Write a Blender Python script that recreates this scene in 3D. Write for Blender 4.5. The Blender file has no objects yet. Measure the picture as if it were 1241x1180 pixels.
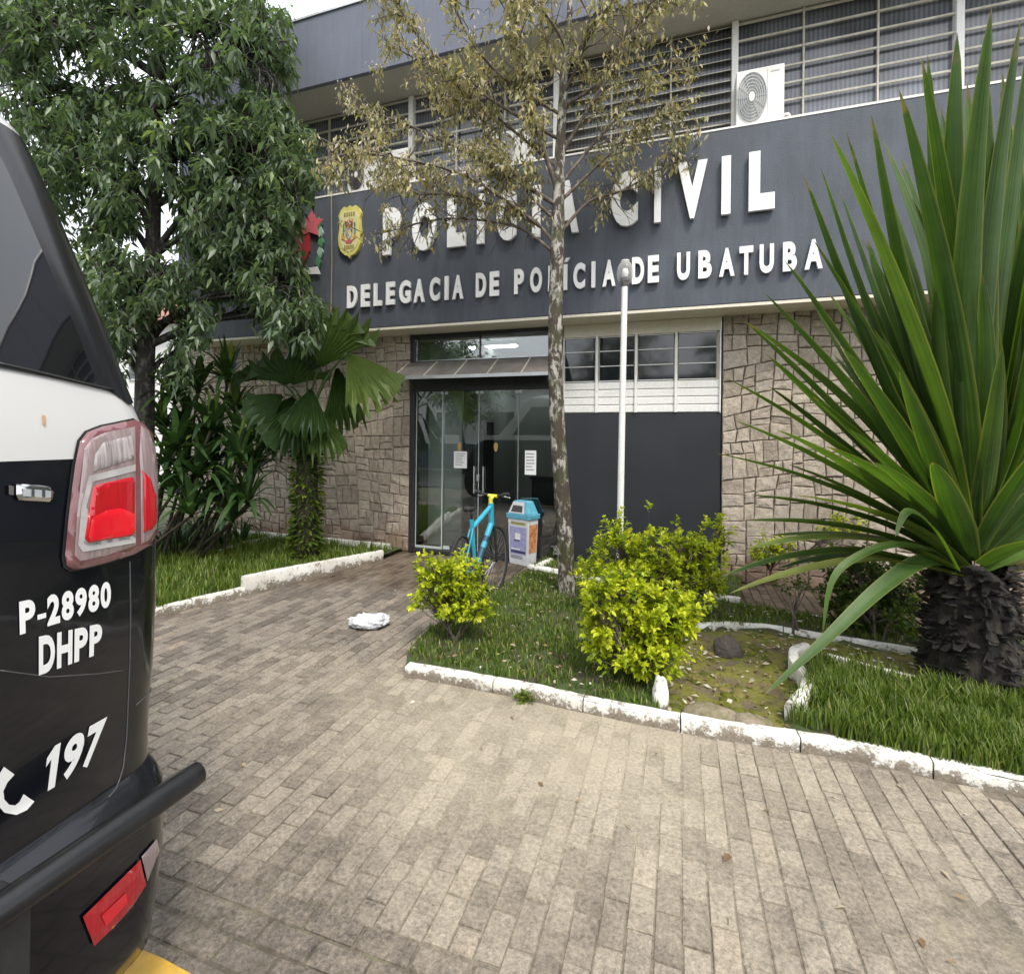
import bpy, bmesh, math, random
import numpy as np
from mathutils import Vector, Matrix, noise

# ------------------------------------------------------------------ camera
scn = bpy.context.scene
F, CX, CY, EYE, YAW, ROLL = 610.0, 620.5, 530.0, 1.66, 18.4, 0.6
cam_data = bpy.data.cameras.new('camera')
cam = bpy.data.objects.new('camera', cam_data)
scn.collection.objects.link(cam)
cam_data.sensor_fit = 'HORIZONTAL'
cam_data.sensor_width = 36.0
cam_data.lens = 36.0 * F / 1241.0
cam_data.shift_y = -(590.0 - CY) / 1241.0
cam_data.clip_start = 0.05
cam_data.clip_end = 2000
CM = (Matrix.Rotation(math.radians(YAW), 4, 'Z') @ Matrix.Rotation(math.radians(90), 4, 'X')
      @ Matrix.Rotation(math.radians(ROLL), 4, 'Z'))
cam.matrix_world = Matrix.Translation((0, 0, EYE)) @ CM
scn.camera = cam
# ------------------------------------------------------------------ sky, sun, exposure
SUN_EL, SUN_AZ = 56.0, 143.0          # azimuth: degrees clockwise from +Y
world = bpy.data.worlds.new('World'); scn.world = world
world.use_nodes = True
nt = world.node_tree; nt.nodes.clear()
sky = nt.nodes.new('ShaderNodeTexSky'); sky.sky_type = 'NISHITA'; sky.sun_disc = False
sky.sun_elevation = math.radians(SUN_EL); sky.sun_rotation = math.radians(SUN_AZ)
sky.air_density = 1.0; sky.dust_density = 6.0; sky.ozone_density = 1.0
mixw = nt.nodes.new('ShaderNodeMixRGB'); mixw.inputs[0].default_value = 0.72
mixw.inputs[2].default_value = (10.8, 11.2, 11.8, 1)       # even cloud deck
bg = nt.nodes.new('ShaderNodeBackground'); bg.inputs[1].default_value = 0.145
wo = nt.nodes.new('ShaderNodeOutputWorld')
nt.links.new(sky.outputs[0], mixw.inputs[1]); nt.links.new(mixw.outputs[0], bg.inputs[0])
nt.links.new(bg.outputs[0], wo.inputs[0])
sd = bpy.data.lights.new('sun', 'SUN'); sd.energy = 2.1; sd.angle = math.radians(12)
sd.color = (1.0, 0.95, 0.86)
sun = bpy.data.objects.new('sun', sd); scn.collection.objects.link(sun)
_e, _a = math.radians(SUN_EL), math.radians(SUN_AZ)
to_sun = Vector((math.sin(_a) * math.cos(_e), math.cos(_a) * math.cos(_e), math.sin(_e)))
sun.rotation_euler = to_sun.to_track_quat('Z', 'Y').to_euler()
sun.location = (6, -6, 14)
vs = scn.view_settings
vs.view_transform = 'Standard'; vs.look = 'None'; vs.exposure = 0.54; vs.gamma = 1.0
try: vs.use_curve_mapping = False
except Exception: pass
scn.cycles.max_bounces = 8; scn.cycles.transparent_max_bounces = 12
scn.cycles.use_denoising = True

# ------------------------------------------------------------------ helpers: photo point -> place
C3 = CM.to_3x3()
EYEV = Vector((0, 0, EYE))
def ray(px, py):
    return C3 @ Vector(((px - CX) / F, -(py - CY) / F, -1.0))
def G(px, py, h=0.0):
    v = ray(px, py); t = (h - EYE) / v.z
    return EYEV + v * t
def FP(px, py, Y):
    v = ray(px, py); return EYEV + v * (Y / v.y)
def XP(px, py, X):
    v = ray(px, py); return EYEV + v * (X / v.x)
def AT(px, py, d):
    return EYEV + ray(px, py) * d
C3T = C3.transposed()
def PX(p):
    c = C3T @ (Vector(p) - EYEV)
    return (CX + F * c.x / -c.z, CY - F * c.y / -c.z)
def depth(p):
    return -(C3T @ (Vector(p) - EYEV)).z

# ------------------------------------------------------------------ helpers: objects
COL = scn.collection
def tag(o, label=None, cat=None, group=None, kind=None):
    if label: o['label'] = label
    if cat: o['category'] = cat
    if group: o['group'] = group
    if kind: o['kind'] = kind
    return o
def empty(name, loc=(0, 0, 0), parent=None):
    o = link(name, None, parent)
    o.empty_display_size = 0.1; o.location = loc
    return o
def link(name, me, parent=None):
    o = bpy.data.objects.new(name, me); COL.objects.link(o)
    if parent is not None:
        o.parent = parent
        o.matrix_parent_inverse = world_of(parent).inverted()
    return o
def world_of(o):
    m = Matrix.Translation(o.location) @ o.rotation_euler.to_matrix().to_4x4()
    if o.parent: m = world_of(o.parent) @ o.matrix_parent_inverse @ m
    return m

class MB:
    def __init__(s): s.v = []; s.f = []; s.m = []; s.var = []; s.cm = 0; s.cv = 0.5
    def add(s, vs, fs):
        b = len(s.v); s.v += [tuple(p) for p in vs]
        for f in fs: s.f.append(tuple(b + i for i in f)); s.m.append(s.cm); s.var.append(s.cv)
        return s
    def quad(s, a, b, c, d): return s.add([a, b, c, d], [(0, 1, 2, 3)])
    def hexa(s, p):      # 8 points: bottom 0-3 ccw, top 4-7
        return s.add(p, [(3, 2, 1, 0), (4, 5, 6, 7), (0, 1, 5, 4), (1, 2, 6, 5), (2, 3, 7, 6), (3, 0, 4, 7)])
    def box(s, x0, x1, y0, y1, z0, z1):
        return s.hexa([(x0, y0, z0), (x1, y0, z0), (x1, y1, z0), (x0, y1, z0), (x0, y0, z1), (x1, y0, z1), (x1, y1, z1), (x0, y1, z1)])
    def bbox(s, x0, x1, y0, y1, z0, z1, c=0.005):   # box with a chamfered front (-y) rim
        A = [(x0, y1, z0), (x1, y1, z0), (x1, y1, z1), (x0, y1, z1)]
        B = [(x0, y0 + c, z0), (x1, y0 + c, z0), (x1, y0 + c, z1), (x0, y0 + c, z1)]
        D = [(x0 + c, y0, z0 + c), (x1 - c, y0, z0 + c), (x1 - c, y0, z1 - c), (x0 + c, y0, z1 - c)]
        fs = [(8, 9, 10, 11)]
        for k in range(4):
            n = (k + 1) % 4
            fs += [(4 + k, 4 + n, 8 + n, 8 + k), (k, n, 4 + n, 4 + k)]
        return s.add(A + B + D, fs)
    def beam(s, a, b, w, h, up=(0, 0, 1)):
        a, b = Vector(a), Vector(b); d = (b - a).normalized(); up = Vector(up)
        sd = d.cross(up).normalized() * w / 2; u = sd.cross(d).normalized() * h / 2
        return s.hexa([a - sd - u, a + sd - u, b + sd - u, b - sd - u, a - sd + u, a + sd + u, b + sd + u, b - sd + u])
    def tube(s, pts, rad, n=8, cap=True):
        pts = [Vector(p) for p in pts]
        if not isinstance(rad, (list, tuple)): rad = [rad] * len(pts)
        b = len(s.v); prev = None
        for i, p in enumerate(pts):
            d = (pts[min(i + 1, len(pts) - 1)] - pts[max(i - 1, 0)])
            d = d.normalized() if d.length > 1e-9 else Vector((0, 0, 1))
            if prev is None:
                u = d.orthogonal().normalized()
            else:
                u = (prev - d * prev.dot(d))
                u = u.normalized() if u.length > 1e-6 else d.orthogonal().normalized()
            prev = u; w = d.cross(u)
            for k in range(n):
                a = 2 * math.pi * k / n
                s.v.append(tuple(p + (u * math.cos(a) + w * math.sin(a)) * rad[i]))
        for i in range(len(pts) - 1):
            for k in range(n):
                k2 = (k + 1) % n
                s.f.append((b + i * n + k, b + i * n + k2, b + (i + 1) * n + k2, b + (i + 1) * n + k)); s.m.append(s.cm); s.var.append(s.cv)
        if cap:
            s.f.append(tuple(b + k for k in range(n))[::-1]); s.m.append(s.cm); s.var.append(s.cv)
            e = b + (len(pts) - 1) * n
            s.f.append(tuple(e + k for k in range(n))); s.m.append(s.cm); s.var.append(s.cv)
        return s
    def prism(s, poly, fn, depth_fn):    # poly list of 2d, fn(x,y)->front point, depth_fn -> back point
        n = len(poly)
        a = [fn(*p) for p in poly]; b = [depth_fn(*p) for p in poly]
        fs = [tuple(range(n)), tuple(range(2 * n - 1, n - 1, -1))]
        for k in range(n):
            j = (k + 1) % n; fs.append((k, k + n, j + n, j))
        return s.add(a + b, fs)
    def lathe(s, prof, c=(0, 0, 0), n=20, sx=1, sy=1):
        c = Vector(c); b = len(s.v)
        for (r, z) in prof:
            for k in range(n):
                a = 2 * math.pi * k / n
                s.v.append((c.x + r * math.cos(a) * sx, c.y + r * math.sin(a) * sy, c.z + z))
        for i in range(len(prof) - 1):
            for k in range(n):
                k2 = (k + 1) % n
                s.f.append((b + i * n + k, b + i * n + k2, b + (i + 1) * n + k2, b + (i + 1) * n + k)); s.m.append(s.cm); s.var.append(s.cv)
        for i, o in ((0, -1), (len(prof) - 1, 1)):
            if prof[i][0] > 1e-5:
                s.f.append(tuple(b + i * n + k for k in range(n))[::o]); s.m.append(s.cm); s.var.append(s.cv)
        return s
    def build(s, name, mats, parent=None, smooth=False, bevel=0, auto=None):
        me = bpy.data.meshes.new(name)
        me.from_pydata(s.v, [], s.f); me.validate(clean_customdata=False)
        if not isinstance(mats, (list, tuple)): mats = [mats]
        for m in mats: me.materials.append(m)
        if len(me.polygons) == len(s.f):
            me.polygons.foreach_set('material_index', s.m)
            at = me.attributes.new('var', 'FLOAT', 'FACE'); at.data.foreach_set('value', s.var)
        bm = bmesh.new(); bm.from_mesh(me); bmesh.ops.recalc_face_normals(bm, faces=bm.faces); bm.to_mesh(me); bm.free()
        if smooth:
            me.polygons.foreach_set('use_smooth', [True] * len(me.polygons))
            if auto is not None: me.set_sharp_from_angle(angle=math.radians(auto))
        o = link(name, me, parent)
        if bevel:
            b = o.modifiers.new('bevel', 'BEVEL'); b.width = bevel; b.segments = 2; b.limit_method = 'ANGLE'
        return o

def np_mesh(name, V, Fc, k, mat, parent=None, var=None, smooth=False):
    """V (n,3), Fc (m,k) index array"""
    me = bpy.data.meshes.new(name)
    me.vertices.add(len(V)); me.vertices.foreach_set('co', np.asarray(V, np.float32).ravel())
    m = len(Fc)
    me.loops.add(m * k); me.polygons.add(m)
    me.loops.foreach_set('vertex_index', np.asarray(Fc, np.int32).ravel())
    me.polygons.foreach_set('loop_start', np.arange(0, m * k, k, dtype=np.int32))
    try: me.polygons.foreach_set('loop_total', np.full(m, k, dtype=np.int32))
    except Exception: pass
    me.update(calc_edges=True)
    me.materials.append(mat)
    if var is not None:
        at = me.attributes.new('var', 'FLOAT', 'FACE'); at.data.foreach_set('value', np.asarray(var, np.float32))
    if smooth: me.polygons.foreach_set('use_smooth', [True] * m)
    return link(name, me, parent)

def leaf_cloud(name, P, D, L, W, mat, parent=None, var=None, droop=0.25, fold=0.12, rng=None, wide=0.45):
    P = np.asarray(P, float); D = np.asarray(D, float); n = len(P)
    D = D / np.maximum(np.linalg.norm(D, axis=1, keepdims=True), 1e-6)
    L = np.broadcast_to(np.asarray(L, float), (n,))[:, None]; W = np.broadcast_to(np.asarray(W, float), (n,))[:, None]
    R = rng.normal(size=(n, 3)) * 0.45 + np.array([0, 0, 1.0])
    S = np.cross(D, R); S /= np.maximum(np.linalg.norm(S, axis=1, keepdims=True), 1e-6)
    N = np.cross(S, D)
    dz = np.array([0, 0, -1.0])
    mid = P + D * L * wide + dz * L * droop * 0.25
    l = mid + S * W * 0.5 + N * W * fold; r = mid - S * W * 0.5 + N * W * fold
    tip = P + D * L + dz * L * droop
    V = np.stack([P, l, mid, r, tip], 1).reshape(-1, 3)
    b = np.arange(n)[:, None] * 5
    Fc = np.concatenate([b + np.array([0, 2, 1]), b + np.array([0, 3, 2]), b + np.array([1, 2, 4]), b + np.array([2, 3, 4])], 1).reshape(-1, 3)
    if var is None: var = rng.random(n)
    return np_mesh(name, V, Fc, 3, mat, parent, np.repeat(var, 4))

# ------------------------------------------------------------------ materials
def new_mat(name):
    m = bpy.data.materials.new(name); m.use_nodes = True
    t = m.node_tree; t.nodes.clear()
    o = t.nodes.new('ShaderNodeOutputMaterial'); b = t.nodes.new('ShaderNodeBsdfPrincipled')
    t.links.new(b.outputs[0], o.inputs[0])
    return m, t, b, o
def N_(t, typ, **kw):
    n = t.nodes.new(typ)
    for k, v in kw.items():
        if isinstance(k, str) and k.startswith('i_'): n.inputs[int(k[2:])].default_value = v
        else: setattr(n, k, v)
    return n
def noise_n(t, scale, detail=4, rough=0.6, coord='Object', dist=0.0, stretch=None):
    tc = N_(t, 'ShaderNodeTexCoord'); n = N_(t, 'ShaderNodeTexNoise')
    n.inputs['Scale'].default_value = scale; n.inputs['Detail'].default_value = detail
    n.inputs['Roughness'].default_value = rough; n.inputs['Distortion'].default_value = dist
    src = tc.outputs[coord] if coord != 'World' else N_(t, 'ShaderNodeNewGeometry').outputs['Position']
    if stretch:
        mp = N_(t, 'ShaderNodeMapping'); mp.inputs['Scale'].default_value = stretch
        t.links.new(src, mp.inputs[0]); src = mp.outputs[0]
    t.links.new(src, n.inputs['Vector'])
    return n.outputs['Fac']
def ramp(t, src, stops):
    r = N_(t, 'ShaderNodeValToRGB'); e = r.color_ramp.elements
    while len(e) < len(stops): e.new(0.5)
    for el, (p, c) in zip(e, stops):
        el.position = p; el.color = (c[0], c[1], c[2], 1) if isinstance(c, tuple) else (c, c, c, 1)
    t.links.new(src, r.inputs[0]); return r.outputs[0]
def mixc(t, fac, a, b, mode='MIX'):
    m = N_(t, 'ShaderNodeMixRGB', blend_type=mode)
    for i, x in enumerate((fac, a, b)):
        if isinstance(x, (int, float)): m.inputs[i].default_value = x if i == 0 else (x, x, x, 1)
        elif isinstance(x, tuple): m.inputs[i].default_value = (x[0], x[1], x[2], 1)
        else: t.links.new(x, m.inputs[i])
    return m.outputs[0]
def math_n(t, op, a, b=0.0):
    m = N_(t, 'ShaderNodeMath', operation=op)
    for i, x in enumerate((a, b)):
        if isinstance(x, (int, float)): m.inputs[i].default_value = x
        else: t.links.new(x, m.inputs[i])
    return m.outputs[0]
def bump(t, b, h, strength=0.3, dist=0.01):
    n = N_(t, 'ShaderNodeBump'); n.inputs['Strength'].default_value = strength; n.inputs['Distance'].default_value = dist
    t.links.new(h, n.inputs['Height']); t.links.new(n.outputs[0], b.inputs['Normal'])
def var_n(t):
    a = N_(t, 'ShaderNodeAttribute', attribute_name='var')
    return a.outputs['Fac']

def simple(name, c1, c2=None, scale=6, rough=0.6, bmp=0.0, bscale=40, metal=0.0, spec=0.5, coat=0.0, stretch=None, lo=0.35, hi=0.65, rvar=0.12):
    m, t, b, o = new_mat(name)
    c2 = c2 or tuple(x * 0.78 for x in c1)
    nz = noise_n(t, scale, 5, 0.65, stretch=stretch)
    t.links.new(ramp(t, nz, [(lo, c1), (hi, c2)]), b.inputs['Base Color'])
    t.links.new(math_n(t, 'ADD', math_n(t, 'MULTIPLY', nz, rvar), rough - rvar / 2), b.inputs['Roughness'])
    b.inputs['Metallic'].default_value = metal
    b.inputs['Specular IOR Level'].default_value = spec
    b.inputs['Coat Weight'].default_value = coat; b.inputs['Coat Roughness'].default_value = 0.04
    if bmp: bump(t, b, noise_n(t, bscale, 4, 0.6), bmp, 0.01)
    return m

def foliage(name, stops, trans=0.35, rough=0.45, tint=(1.15, 1.25, 0.6), spec=0.35):
    m, t, b, o = new_mat(name)
    c = ramp(t, var_n(t), stops)
    c = mixc(t, 1.0, c, ramp(t, noise_n(t, 14, 3), [(0.3, 0.8), (0.7, 1.15)]), 'MULTIPLY')
    t.links.new(c, b.inputs['Base Color']); b.inputs['Roughness'].default_value = rough
    b.inputs['Specular IOR Level'].default_value = spec
    tr = N_(t, 'ShaderNodeBsdfTranslucent'); t.links.new(mixc(t, 1.0, c, tint, 'MULTIPLY'), tr.inputs[0])
    mx = N_(t, 'ShaderNodeMixShader'); mx.inputs[0].default_value = trans
    t.links.new(b.outputs[0], mx.inputs[1]); t.links.new(tr.outputs[0], mx.inputs[2]); t.links.new(mx.outputs[0], o.inputs[0])
    return m

def glassmat(name, tint=(0.9, 0.95, 0.93), base=0.10, rough=0.0, dark=None):
    m, t, b, o = new_mat(name); t.nodes.remove(b)
    g = N_(t, 'ShaderNodeBsdfGlossy'); g.inputs['Roughness'].default_value = rough
    tr = N_(t, 'ShaderNodeBsdfTransparent'); tr.inputs[0].default_value = (*tint, 1)
    fr = N_(t, 'ShaderNodeFresnel'); fr.inputs[0].default_value = 1.5
    f = math_n(t, 'ADD', math_n(t, 'MULTIPLY', fr.outputs[0], 1.3), base)
    mx = N_(t, 'ShaderNodeMixShader'); t.links.new(f, mx.inputs[0])
    t.links.new(tr.outputs[0], mx.inputs[1]); t.links.new(g.outputs[0], mx.inputs[2]); t.links.new(mx.outputs[0], o.inputs[0])
    return m

def painted_kerb():
    m, t, b, o = new_mat('kerb_whitewash')
    n1 = noise_n(t, 9, 6, 0.7, 'World'); n2 = noise_n(t, 45, 4, 0.7, 'World')
    geo = N_(t, 'ShaderNodeNewGeometry'); sp = N_(t, 'ShaderNodeSeparateXYZ'); t.links.new(geo.outputs['Position'], sp.inputs[0])
    low = ramp(t, sp.outputs['Z'], [(0.0, 0.16), (0.09, 0.0)])
    wear = ramp(t, math_n(t, 'ADD', math_n(t, 'ADD', math_n(t, 'MULTIPLY', n1, 0.6), math_n(t, 'MULTIPLY', n2, 0.4)), low), [(0.55, 0.0), (0.62, 1.0)])
    conc = ramp(t, n2, [(0.3, (0.13, 0.11, 0.085)), (0.7, (0.30, 0.26, 0.20))])
    paint = ramp(t, noise_n(t, 3, 4, 0.6, 'World'), [(0.35, (0.62, 0.60, 0.54)), (0.65, (0.80, 0.79, 0.75))])
    t.links.new(mixc(t, wear, paint, conc), b.inputs['Base Color']); b.inputs['Roughness'].default_value = 0.85
    bump(t, b, math_n(t, 'ADD', n2, math_n(t, 'MULTIPLY', wear, -0.6)), 0.6, 0.012)
    return m

def paver_mat(name, joint=False):
    m, t, b, o = new_mat(name)
    geo = N_(t, 'ShaderNodeNewGeometry')
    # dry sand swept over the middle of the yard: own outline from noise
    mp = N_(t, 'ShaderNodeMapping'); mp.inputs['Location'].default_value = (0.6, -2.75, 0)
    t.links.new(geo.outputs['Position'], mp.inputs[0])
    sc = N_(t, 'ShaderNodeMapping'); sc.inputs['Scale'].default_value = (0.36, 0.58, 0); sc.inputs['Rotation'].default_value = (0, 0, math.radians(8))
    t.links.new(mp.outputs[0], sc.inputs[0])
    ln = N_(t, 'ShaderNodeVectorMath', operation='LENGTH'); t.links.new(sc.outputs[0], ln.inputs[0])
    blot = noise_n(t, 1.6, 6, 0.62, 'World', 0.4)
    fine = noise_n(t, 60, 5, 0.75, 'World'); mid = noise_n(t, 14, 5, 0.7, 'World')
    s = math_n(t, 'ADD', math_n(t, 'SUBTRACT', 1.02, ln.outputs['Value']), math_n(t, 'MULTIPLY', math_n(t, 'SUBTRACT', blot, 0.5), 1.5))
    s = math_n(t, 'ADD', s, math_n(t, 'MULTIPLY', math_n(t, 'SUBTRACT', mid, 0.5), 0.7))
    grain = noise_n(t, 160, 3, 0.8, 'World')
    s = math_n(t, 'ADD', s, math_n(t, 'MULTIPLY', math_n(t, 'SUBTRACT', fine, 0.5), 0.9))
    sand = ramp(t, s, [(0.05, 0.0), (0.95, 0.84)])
    v = var_n(t)
    stone = ramp(t, v, [(0.0, (0.135, 0.113, 0.091)), (0.32, (0.165, 0.140, 0.113)), (0.45, (0.215, 0.185, 0.150)), (0.85, (0.245, 0.212, 0.170)), (0.95, (0.195, 0.170, 0.142)), (1.0, (0.265, 0.218, 0.168))])
    stone = mixc(t, 1.0, stone, ramp(t, mid, [(0.25, 0.62), (0.75, 1.32)]), 'MULTIPLY')
    stone = mixc(t, 1.0, stone, ramp(t, fine, [(0.25, 0.5), (0.75, 1.5)]), 'MULTIPLY')
    stone = mixc(t, 1.0, stone, ramp(t, grain, [(0.3, 0.72), (0.7, 1.28)]), 'MULTIPLY')
    big = noise_n(t, 0.9, 4, 0.6, 'World')
    stone = mixc(t, 1.0, stone, ramp(t, big, [(0.35, 0.72), (0.65, 1.15)]), 'MULTIPLY')
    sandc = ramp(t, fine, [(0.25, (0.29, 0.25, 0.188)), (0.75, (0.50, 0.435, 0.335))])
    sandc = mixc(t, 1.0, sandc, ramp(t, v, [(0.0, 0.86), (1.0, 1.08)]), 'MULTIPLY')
    if joint:
        dirt = ramp(t, mid, [(0.3, (0.06, 0.052, 0.038)), (0.55, (0.10, 0.085, 0.06)), (0.7, (0.07, 0.085, 0.03))])
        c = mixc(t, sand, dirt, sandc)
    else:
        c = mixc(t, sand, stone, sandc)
    # darker, browner and less rough towards the entrance, with a blotchy edge
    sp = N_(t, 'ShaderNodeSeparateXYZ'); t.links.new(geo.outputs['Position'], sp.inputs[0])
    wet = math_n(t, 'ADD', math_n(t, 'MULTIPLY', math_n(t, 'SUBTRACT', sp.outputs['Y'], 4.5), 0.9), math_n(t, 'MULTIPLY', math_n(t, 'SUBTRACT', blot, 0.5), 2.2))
    door_darkm = ramp(t, wet, [(0.0, 0.0), (0.55, 1.0)])
    c = mixc(t, door_darkm, c, mixc(t, 1.0, c, (0.66, 0.58, 0.51), 'MULTIPLY'))
    t.links.new(c, b.inputs['Base Color'])
    t.links.new(math_n(t, 'SUBTRACT', 0.86, math_n(t, 'MULTIPLY', door_darkm, 0.30)), b.inputs['Roughness'])
    bump(t, b, math_n(t, 'ADD', math_n(t, 'ADD', fine, math_n(t, 'MULTIPLY', grain, 0.5)), math_n(t, 'MULTIPLY', mid, 0.7)), 0.7, 0.007)
    return m

def stone_mat(name='rough_granite'):
    m, t, b, o = new_mat(name)
    v = var_n(t)
    c = ramp(t, v, [(0.0, (0.37, 0.31, 0.245)), (0.3, (0.47, 0.40, 0.32)), (0.55, (0.55, 0.475, 0.38)), (0.8, (0.50, 0.43, 0.355)), (1.0, (0.42, 0.345, 0.28))])
    n1 = noise_n(t, 18, 6, 0.7, 'World'); n2 = noise_n(t, 90, 4, 0.7, 'World')
    c = mixc(t, 1.0, c, ramp(t, n1, [(0.25, 0.55), (0.7, 1.2)]), 'MULTIPLY')
    c = mixc(t, 1.0, c, ramp(t, n2, [(0.3, 0.75), (0.7, 1.2)]), 'MULTIPLY')
    # rain-splash soil near the foot, with its own ragged edge
    geo = N_(t, 'ShaderNodeNewGeometry'); sp = N_(t, 'ShaderNodeSeparateXYZ'); t.links.new(geo.outputs['Position'], sp.inputs[0])
    sp2 = math_n(t, 'ADD', math_n(t, 'MULTIPLY', sp.outputs['Z'], -1.6), math_n(t, 'MULTIPLY', noise_n(t, 5, 5, 0.6, 'World'), 1.6))
    c = mixc(t, ramp(t, sp2, [(0.05, 0.0), (0.6, 0.75)]), c, (0.21, 0.125, 0.08))
    t.links.new(c, b.inputs['Base Color']); b.inputs['Roughness'].default_value = 0.9
    bump(t, b, math_n(t, 'ADD', n1, math_n(t, 'MULTIPLY', n2, 0.5)), 0.9, 0.02)
    return m

def bark_mat(name, dark, light, moss=None, vscale=(1, 1, 0.35), lo=0.5, hi=0.58):
    m, t, b, o = new_mat(name)
    n1 = noise_n(t, 22, 6, 0.7, 'World', 0.6, vscale); n2 = noise_n(t, 15, 7, 0.72, 'World', 0.5, (1, 1, 0.5))
    c = mixc(t, ramp(t, n2, [(lo, 0.0), (hi, 1.0)]), dark, light)
    if moss: c = mixc(t, ramp(t, noise_n(t, 5, 5, 0.65, 'World'), [(0.5, 0.0), (0.62, 0.8)]), c, moss)
    c = mixc(t, 1.0, c, ramp(t, n1, [(0.25, 0.55), (0.75, 1.3)]), 'MULTIPLY')
    t.links.new(c, b.inputs['Base Color']); b.inputs['Roughness'].default_value = 0.9
    bump(t, b, n1, 0.9, 0.02)
    return m

def soil_mat(name, a, b_, moss=None):
    m, t, b, o = new_mat(name)
    n1 = noise_n(t, 7, 6, 0.7, 'World'); n2 = noise_n(t, 40, 5, 0.7, 'World')
    c = ramp(t, n2, [(0.3, a), (0.7, b_)])
    if moss: c = mixc(t, ramp(t, n1, [(0.42, 0.0), (0.55, 0.9)]), c, ramp(t, n2, [(0.3, moss[0]), (0.7, moss[1])]) if isinstance(moss, list) else moss)
    t.links.new(c, b.inputs['Base Color']); b.inputs['Roughness'].default_value = 0.95
    bump(t, b, math_n(t, 'ADD', n1, n2), 0.8, 0.02)
    return m

def wall_paint(name, c, streak=0.25, rough=0.75, fresh=(1.35, 1.35, 1.38), bmp=0.25):
    m, t, b, o = new_mat(name)
    n1 = noise_n(t, 2.2, 6, 0.65, 'World'); n2 = noise_n(t, 5, 5, 0.7, 'World', 0, (1.6, 1.6, 0.16)); n3 = noise_n(t, 70, 3, 0.6, 'World')
    k = math_n(t, 'ADD', math_n(t, 'MULTIPLY', n1, 0.5), math_n(t, 'MULTIPLY', n2, 0.5))
    col = mixc(t, ramp(t, k, [(0.42, 0.0), (0.66, streak * 2)]), c, tuple(min(1, x * y) for x, y in zip(c, fresh)))
    col = mixc(t, 1.0, col, ramp(t, n3, [(0.3, 0.88), (0.7, 1.1)]), 'MULTIPLY')
    t.links.new(col, b.inputs['Base Color'])
    t.links.new(math_n(t, 'ADD', rough - 0.1, math_n(t, 'MULTIPLY', n1, 0.2)), b.inputs['Roughness'])
    bump(t, b, math_n(t, 'ADD', n3, n1), bmp, 0.006)
    return m

M = {}
M['kerb'] = painted_kerb()
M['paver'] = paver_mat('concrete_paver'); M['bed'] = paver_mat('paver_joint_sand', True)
M['stone'] = stone_mat(); M['mortar'] = simple('mortar', (0.20, 0.17, 0.135), (0.12, 0.10, 0.08), 12, 0.95, 0.5, 60)
M['fascia'] = wall_paint('slate_paint', (0.064, 0.074, 0.092), 0.42, fresh=(1.6, 1.58, 1.55), bmp=0.5)
M['fascia_up'] = wall_paint('blue_grey_sheet', (0.120, 0.132, 0.170), 0.3)
M['soffit'] = wall_paint('soffit_paint', (0.42, 0.40, 0.36), 0.2, fresh=(0.8, 0.78, 0.72))
M['cream'] = wall_paint('cream_paint', (0.72, 0.67, 0.56), 0.25, 0.5, fresh=(0.88, 0.86, 0.80))
M['white_paint'] = wall_paint('white_paint', (0.80, 0.795, 0.77), 0.2, 0.55, fresh=(0.88, 0.87, 0.84))
M['letter'] = simple('white_letter', (0.88, 0.88, 0.88), (0.82, 0.82, 0.81), 5, 0.4)
M['darkpanel'] = wall_paint('charcoal_panel', (0.022, 0.025, 0.030), 0.2, 0.45, bmp=0.08)
M['blackmetal'] = simple('black_metal', (0.018, 0.018, 0.019), (0.03, 0.03, 0.03), 20, 0.45, 0.05)
M['alu'] = simple('aluminium', (0.55, 0.56, 0.56), (0.45, 0.46, 0.46), 10, 0.35, metal=0.7)
M['bars'] = simple('cream_bars', (0.60, 0.58, 0.50), (0.42, 0.38, 0.30), 9, 0.5)
M['doorglass'] = glassmat('door_glass', (0.86, 0.90, 0.89), 0.11)
M['winglass'] = simple('dark_window_glass', (0.012, 0.014, 0.017), (0.02, 0.022, 0.025), 3, 0.06, rvar=0.02, spec=0.9)
M['soil'] = soil_mat('lawn_soil', (0.05, 0.04, 0.025), (0.09, 0.075, 0.045), (0.05, 0.085, 0.02))
M['moss'] = soil_mat('mossy_ground', (0.10, 0.075, 0.045), (0.20, 0.16, 0.10), [(0.12, 0.125, 0.014), (0.23, 0.225, 0.035)])
M['grass'] = foliage('grass_blades', [(0, (0.07, 0.115, 0.018)), (0.6, (0.145, 0.215, 0.032)), (0.9, (0.24, 0.31, 0.06)), (1, (0.40, 0.36, 0.17))], 0.45)
M['leaf_dark'] = foliage('dark_leaf', [(0, (0.058, 0.098, 0.054)), (0.5, (0.11, 0.165, 0.09)), (0.85, (0.17, 0.235, 0.115)), (1, (0.29, 0.36, 0.14))], 0.42, 0.42, spec=0.7)
M['leaf_dry'] = foliage('dry_olive_leaf', [(0, (0.20, 0.20, 0.09)), (0.3, (0.33, 0.33, 0.17)), (0.55, (0.46, 0.43, 0.25)), (0.7, (0.54, 0.45, 0.17)), (0.78, (0.50, 0.42, 0.35)), (1, (0.78, 0.72, 0.65))], 0.4, 0.5, (1.1, 1.05, 0.6))
M['duranta'] = foliage('golden_dewdrop_leaf', [(0, (0.09, 0.15, 0.010)), (0.15, (0.25, 0.34, 0.016)), (0.4, (0.45, 0.53, 0.025)), (0.75, (0.66, 0.70, 0.04)), (1, (0.80, 0.79, 0.12))], 0.42, 0.45, (1.1, 1.1, 0.5))
M['shrub'] = foliage('shrub_leaf', [(0, (0.04, 0.075, 0.012)), (0.6, (0.09, 0.15, 0.02)), (1, (0.25, 0.32, 0.03))], 0.38)
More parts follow.
